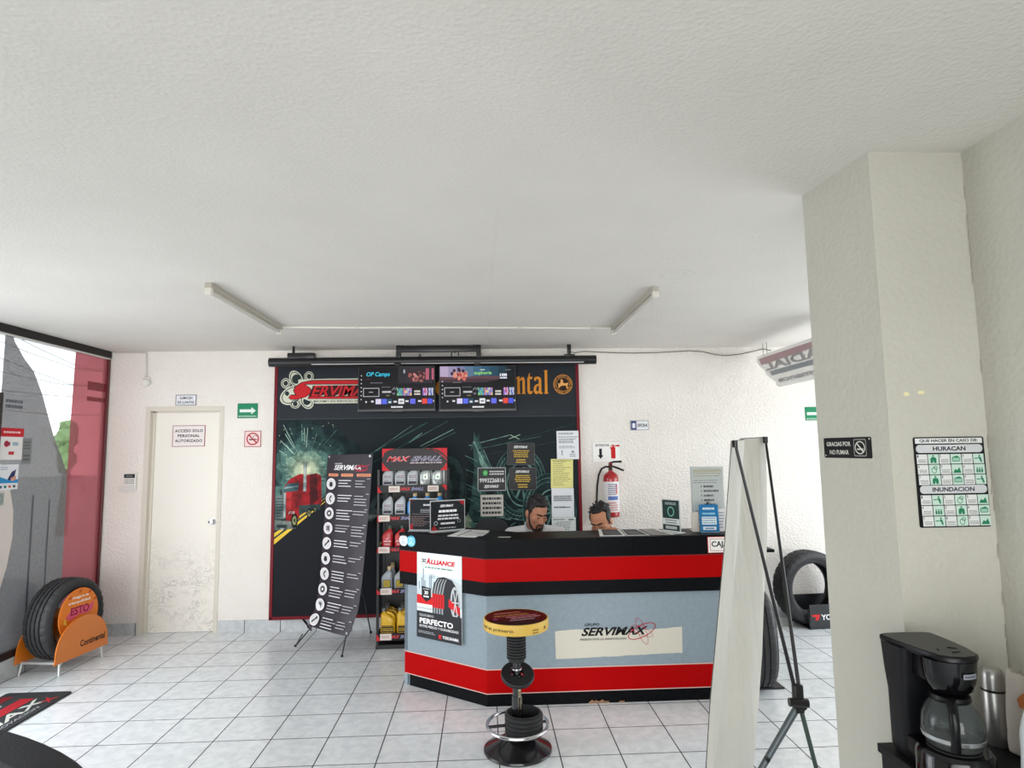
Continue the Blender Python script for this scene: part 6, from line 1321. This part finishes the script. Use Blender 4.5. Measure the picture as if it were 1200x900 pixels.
# crumpled bags at the right edge
def bag(name, label, loc, sx_, sy2, h, m, seed, top=.35, deco=None):
    R = random.Random(seed); mb = MB(); n = 26; K = 12; secs = []
    for k in range(K+1):
        f = k/K; s = 1-(1-top)*max(0,(f-.45)/.55)**1.4; z = h*f
        secs.append([(sx_*s*math.copysign(abs(math.cos(t))**.7,math.cos(t))*R.uniform(.93,1.05)+.02*f*math.sin(seed), sy2*s*math.copysign(abs(math.sin(t))**.7,math.sin(t))*R.uniform(.90,1.06), z+(R.uniform(-.010,.012) if k == K else R.uniform(-.006,.006))+(0 if k else .001)) for t in [2*PI*i/n for i in range(n)]])
    for i in range(n): secs[0][i] = (secs[0][i][0], secs[0][i][1], .001)
    V = [p for s in secs for p in s]; F = []
    for k in range(K):
        for i in range(n): F.append([k*n+i, k*n+(i+1)%n, (k+1)*n+(i+1)%n, (k+1)*n+i])
    F.append(list(range(n))[::-1]); mb.add(V, F, m)
    t = thing(name, label, 'bag', loc); b_ = mb.build('sack', t, 25); md = b_.modifiers.new('s','SUBSURF'); md.levels = 1; md.render_levels = 1
    if deco: deco(t)
    return t
PAP = C(206,198,188,.8); ORP = C(200,120,70); BRN = C(96,50,40)
def pdeco(t):
    pr = Print(lambda x, y, h: Vector((x+.002, -.0335-h, y)), .0004)
    pr.poly([(-.040,.165),(-.02,.180),(.005,.155),(.022,.125),(.0,.132),(-.034,.142)],ORP); pr.poly([(.012,.120),(.038,.105),(.038,.088),(.018,.092)],BRN); pr.poly([(-.035,.122),(-.022,.115),(-.016,.105),(-.026,.110)],BRN); pr.build('print', t)
bag('paper_bag','crumpled white paper bag with orange print right of the steel flask',(1.507,1.792,ZC),.036,.030,.225,PAP,3,.75,pdeco)
PLA = mat('white_plastic', (226,230,230), .35)
def pd2(t):
    pr = Print(lambda x, y, h: Vector((-.118-h, x, y)), .0004); pr.poly([(.03,.055),(.055,.05),(.045,.085)],C(30,110,80)); pr.build('green_mark', t)
bag('plastic_bag','white plastic bag at the right edge of the photograph on the cabinet',(1.405,1.50,ZC),.125,.10,.365,PLA,8,.55,pd2)

# ================================================================== office chairs behind the counter
CHF = mat('chair_fabric', (30,30,34), .75)
def office_chair(x, y, rz, ztop, label, w=.40, zs=.45):
    t = thing('office_chair', label, 'chair', (x,y,0), rz, 'chairs behind the counter')
    MB().box((-.23,-.22,zs-.07),(.23,.22,zs),CHF,.03,seg=3).build('seat', t)
    P = []; mb = MB()
    hb = ztop-(zs+.12); V = []; F = []; nu, nv = 10, 10
    pts = []
    for i in range(24):
        tt = 2*PI*i/24; c, s = math.cos(tt), math.sin(tt); pts.append((w/2*math.copysign(abs(c)**.6,c), zs+.12+hb/2+hb/2*math.copysign(abs(s)**.6,s)))
    def yb(x_, z_): return .225+.03*(z_-zs-.12)/hb-.25*x_*x_
    n = len(pts); mb.add([(a, yb(a,b)-.0, b) for a, b in pts]+[(a, yb(a,b)+.05, b) for a, b in pts]+[(0,yb(0,zs+.12+hb/2)-.005,zs+.12+hb/2),(0,yb(0,zs+.12+hb/2)+.06,zs+.12+hb/2)],
        [[i,n+i,n+(i+1)%n,(i+1)%n] for i in range(n)]+[[(i+1)%n,2*n,i] for i in range(n)]+[[n+i,2*n+1,n+(i+1)%n] for i in range(n)], CHF)
    mb.build('backrest', t, 50)
    MB().tube([(0,.05,zs-.08),(0,.24,zs-.08),(0,.285,zs+.02),(0,.285,zs+.30)], .018, RKB, 8).build('back_support', t)
    MB().cyl((0,0,.10),(0,0,zs-.07),.025,RKB).build('gas_column', t)
    for i in range(5):
        a = 2*PI*i/5; l = MB().cyl((0,0,.10),(.24*math.cos(a),.24*math.sin(a),.07),.02,RKB,.012,12).build('base_arm', t)
        MB().lathe([(0,-.02),(.026,-.02),(.030,-.012),(.030,.012),(.026,.02),(0,.02)],RKB,'x',14,(.24*math.cos(a),.24*math.sin(a),.030)).build('caster', l)
    return t
office_chair(.385,5.25,0,.90,'black office chair under the bearded person behind the counter',.38)
office_chair(1.00,5.38,0,.86,'black office chair under the crouching person behind the counter',.38)
office_chair(.07,5.74,PI*.98,1.07,'empty black office chair, rounded back showing left of the bearded person',.32)

# ================================================================== people
SKIN = mat('skin', (176,122,96), .5, spec=.35); SKIN2 = mat('skin_tan', (182,126,94), .5, spec=.35); HAIR = mat('hair_black', (20,17,17), .5, bump=(120,.8)); SHIRT = mat('white_shirt', (222,222,224), .75, bump=(9,.25)); TROU = mat('dark_trousers', (36,40,52), .8); SHOE = C(24,22,22,.4); LIDSHADE = C(150,112,96,.4); IRIS = C(36,24,20,.2)
def cap(mb, a, b, r0, r1):
    a = Vector(a); b = Vector(b); mb.cyl(a, b, r0, SKIN, r1, 16); mb.ell(a, (r0,)*3, SKIN, 16); mb.ell(b, (r1,)*3, SKIN, 16)
def person(label, head, yaw, pitch, roll, neck, shL, shR, elL, elR, wrL, wrR, hdL, hdR, chest, pelvis, knL, knR, ftL, ftR, skin, beard, spiky):
    """figure facing -y; L/R are the photograph's left and right"""
    loc = (pelvis[0], pelvis[1], 0); V3 = Vector
    t = thing('person', label, 'person', loc, 0, 'people behind the counter'); off = V3(loc)
    Mh = Matrix.Translation(V3(head)-off) @ Matrix.Rotation(yaw,4,'Z') @ Matrix.Rotation(roll,4,'Y') @ Matrix.Rotation(pitch,4,'X'); R3 = Mh.to_3x3()
    def H(*p): return Mh @ V3(p)
    mb = MB()
    def he(c, r): mb.ell(H(*c), r, SKIN, 24, R3)
    he((0,.012,.035),(.074,.095,.090)); he((0,-.030,-.030),(.062,.063,.085)); he((0,-.045,-.085),(.046,.042,.036)); he((0,-.080,.030),(.050,.014,.011))
    cap(mb, H(0,-.088,.010), H(0,-.108,-.028), .008, .012); he((.010,-.099,-.031),(.009,.010,.008)); he((-.010,-.099,-.031),(.009,.010,.008))
    he((0,-.090,-.060),(.024,.010,.006)); he((0,-.088,-.070),(.021,.010,.006)); he((0,-.078,-.105),(.022,.018,.016))
    for s in (-1,1): he((s*.040,-.060,-.020),(.024,.022,.026)); he((s*.077,.012,-.008),(.008,.020,.032)); he((s*.080,.020,-.004),(.008,.012,.024))
    nk = V3(neck)-off; cap(mb, H(0,.025,-.060), nk, .055, .062)
    ch = V3(chest)-off; pv = V3(pelvis)-off
    mb.ell(ch, (.165,.105,.17), SKIN, 24); mb.ell(ch.lerp(pv,.5), (.145,.10,.15), SKIN, 24); mb.ell(pv+V3((0,0,.02)), (.165,.125,.11), SKIN, 24)
    P = {}
    for k, v in dict(shL=shL,shR=shR,elL=elL,elR=elR,wrL=wrL,wrR=wrR,hdL=hdL,hdR=hdR,knL=knL,knR=knR,ftL=ftL,ftR=ftR).items(): P[k] = V3(v)-off
    hips = {'L': pv+V3((-.09,-.03,0)), 'R': pv+V3((.09,-.03,0))}
    for s in 'LR':
        cap(mb, nk+V3((0,.01,-.03)), P['sh'+s], .055, .058); cap(mb, P['sh'+s], P['el'+s], .050, .038); cap(mb, P['el'+s], P['wr'+s], .037, .026)
        cap(mb, hips[s], P['kn'+s], .078, .055); cap(mb, P['kn'+s], P['ft'+s]+V3((0,0,.06)), .052, .036); cap(mb, P['ft'+s]+V3((0,.02,.035)), P['ft'+s]+V3((0,-.14,.028)), .036, .028)
        # hand: palm, four unequal bent fingers, thumb from the side of the palm
        d = (P['hd'+s]-P['wr'+s]).normalized(); side = d.cross(V3((0,0,1))).normalized(); upv = side.cross(d).normalized()
        if s == 'R': side = -side
        pc = P['wr'+s]+d*.05
        for q_ in (-.024,-.008,.008,.024): cap(mb, P['wr'+s]+side*q_*.6, P['wr'+s]+d*.085+side*q_, .014, .0115)
        for q_, L in ((-.029,.060),(-.0098,.074),(.0098,.080),(.029,.072)):
            b0 = P['wr'+s]+d*.088+side*q_; b1 = b0+d*L*.45+upv*.004+side*q_*.06; b2 = b1+d*L*.33-upv*L*.22+side*q_*.04; b3 = b2+d*L*.18-upv*L*.24
            cap(mb, b0, b1, .0088, .0080); cap(mb, b1, b2, .0080, .0074); cap(mb, b2, b3, .0074, .0062)
        t0 = P['wr'+s]+d*.025+side*.026; t1 = t0+d*.028+side*.026-upv*.008; t2 = t1+d*.030+side*.006-upv*.006
        cap(mb, t0, t1, .012, .010); cap(mb, t1, t2, .0095, .0080)
    remeshed(mb, 'body', t, .0048, skin, 2)
    # hair
    mb = MB()
    def hh(c, r): mb.ell(H(*c), r, HAIR, 20, R3)
    hh(*(((0,.040,.062),(.079,.082,.075)) if spiky else ((0,.022,.052),(.079,.094,.084)))); hh((0,.055,.0),(.068,.060,.070)); hh(*(((0,-.020,.112),(.050,.040,.020)) if spiky else ((0,-.038,.104),(.055,.042,.026))))
    for s in (-1,1): hh((s*.069,.004,.040),(.012,.036,.040)); hh((s*.0715,-.006,.006),(.006,.009,.024))
    if spiky:
        Rr = random.Random(5)
        for i in range(46):
            a = Rr.uniform(0,2*PI); e_ = Rr.uniform(.35,1.4); dd = V3((math.cos(a)*math.cos(e_), math.sin(a)*math.cos(e_), math.sin(e_))); b0 = V3((0,.038,.060))+V3((dd.x*.072,dd.y*.076,dd.z*.070)); dd2 = (dd+V3((Rr.uniform(-.3,.3),Rr.uniform(-.3,.3),Rr.uniform(0,.3)))).normalized()
            cap(mb, H(*b0), H(*(b0+dd2*.026)), .010, .004)
    else:
        Rr = random.Random(7)
        for i in range(30):
            a = Rr.uniform(0,2*PI); e_ = Rr.uniform(.5,1.4); dd = V3((math.cos(a)*math.cos(e_), math.sin(a)*math.cos(e_), math.sin(e_))); b0 = V3((0,.016,.055))+V3((dd.x*.073,dd.y*.088,dd.z*.083)); cap(mb, H(*b0), H(*(b0+V3((.012,-.01,.004)))), .011, .007)
    remeshed(mb, 'hair', t, .005, HAIR, 1, .0012)
    mb = MB()
    for s in (-1,1): cap(mb, H(s*.013,-.0985,.032), H(s*.046,-.0865,.037), .0062, .0046)
    o_ = mb.build('eyebrows', t)
    o_.data.materials.clear(); o_.data.materials.append(HAIR)
    for s in (-1,1):
        mb = MB(); mb.ell(H(s*.031,-.0835,.004), (.0125,.0060,.0030), LIDSHADE, 14, R3); mb.ell(H(s*.031,-.0885,.003), (.0110,.0025,.0024), IRIS, 10, R3); mb.build('eye', t)  # eyes in a darker skin tone: lid shade put into the colour
    mb = MB(); mb.ell(H(0,-.0985,-.065),(.019,.003,.0022),C(110,58,50),12,R3); mb.build('mouth', t)
    if beard:
        mb = MB()
        for s in (-1,1):
            cap(mb, H(s*.069,-.006,-.025), H(s*.057,-.034,-.080), .006, .010); cap(mb, H(s*.056,-.034,-.080), H(s*.026,-.074,-.112), .010, .012); cap(mb, H(s*.026,-.092,-.054), H(s*.028,-.084,-.092), .004, .006); cap(mb, H(s*.004,-.1015,-.050), H(s*.026,-.092,-.055), .006, .005)
        mb.ell(H(0,-.082,-.110),(.030,.020,.020),HAIR,16,R3); mb.ell(H(0,-.094,-.084),(.014,.008,.010),HAIR,12,R3)
        remeshed(mb, 'beard', t, .004, HAIR, 1, .0008)
    # shirt with sleeves and collar
    mb = MB(); g = .016
    mb.ell(ch, (.165+g,.105+g,.165+g), SKIN, 24); mb.ell(ch.lerp(pv,.5), (.145+g+.008,.10+g+.01,.15), SKIN, 24); mb.ell(pv+V3((0,0,.06)), (.165+g,.125+g,.10), SKIN, 24)
    for s in 'LR':
        cap(mb, nk+V3((.02*(-1 if s == 'L' else 1),.012,-.045)), P['sh'+s], .058+g*.7, .058+g); cap(mb, P['sh'+s], P['sh'+s].lerp(P['el'+s],.75), .050+g, .046+g)
    remeshed(mb, 'shirt', t, .008, SHIRT, 3, .0)
    mb = MB(); cdir = (H(0,.025,-.06)-nk).normalized(); Mc = Matrix.Translation(nk+cdir*.020) @ cdir.to_track_quat('Z','Y').to_matrix().to_4x4()
    mb.lathe([(.070,-.012),(.072,.010),(.068,.024),(.071,.026),(.080,.010),(.084,-.014),(.078,-.018)], C(196,198,202,.7), 'z', 28, M=Mc); mb.build('collar', t)
    mb = MB(); g = .012
    mb.ell(pv+V3((0,0,.0)), (.168+g,.128+g,.105), SKIN, 24)
    for s in 'LR': cap(mb, hips[s], P['kn'+s], .078+g, .055+g); cap(mb, P['kn'+s], P['ft'+s]+V3((0,.01,.10)), .052+g, .042+g)
    remeshed(mb, 'trousers', t, .010, TROU, 3)
    for s in 'LR':
        mb = MB(); loft(mb, [section(.085,.25,0,e=2.6), section(.092,.258,.012,e=2.6), section(.088,.24,.045,oy=.006,e=2.4), section(.080,.13,.085,oy=.055,e=2.2), section(.078,.10,.10,oy=.065,e=2)], SHOE); o_ = mb.build('shoe', t, 50); o_.location = P['ft'+s]+V3((0,-.06,-(P['ft'+s].z)+.0))
    return t
person('bearded person in a white shirt looking down behind the counter', (.402,4.945,1.160), .42, .42, .04, (.395,5.06,1.040), (.215,5.12,.965), (.585,5.12,.965), (.17,5.00,.79), (.64,5.00,.79), (.30,4.84,.795), (.52,4.84,.795), (.36,4.74,.790), (.46,4.74,.790), (.395,5.13,.86), (.395,5.30,.555), (.27,4.93,.52), (.52,4.93,.52), (.27,4.98,0), (.52,4.98,0), SKIN, True, False)
person('person with spiky black hair crouched low, head bowed, behind the counter', (.893,4.885,1.090), -.55, .42, -.10, (.935,5.03,1.0), (.76,5.08,.925), (1.11,5.07,.945), (.73,4.96,.78), (1.15,4.93,.80), (.80,4.82,.795), (.985,4.725,1.035), (.85,4.72,.790), (.895,4.60,1.085), (.935,5.13,.82), (.97,5.34,.545), (.86,4.95,.52), (1.09,4.95,.52), (.86,5.0,0), (1.09,5.0,0), SKIN2, False, True)
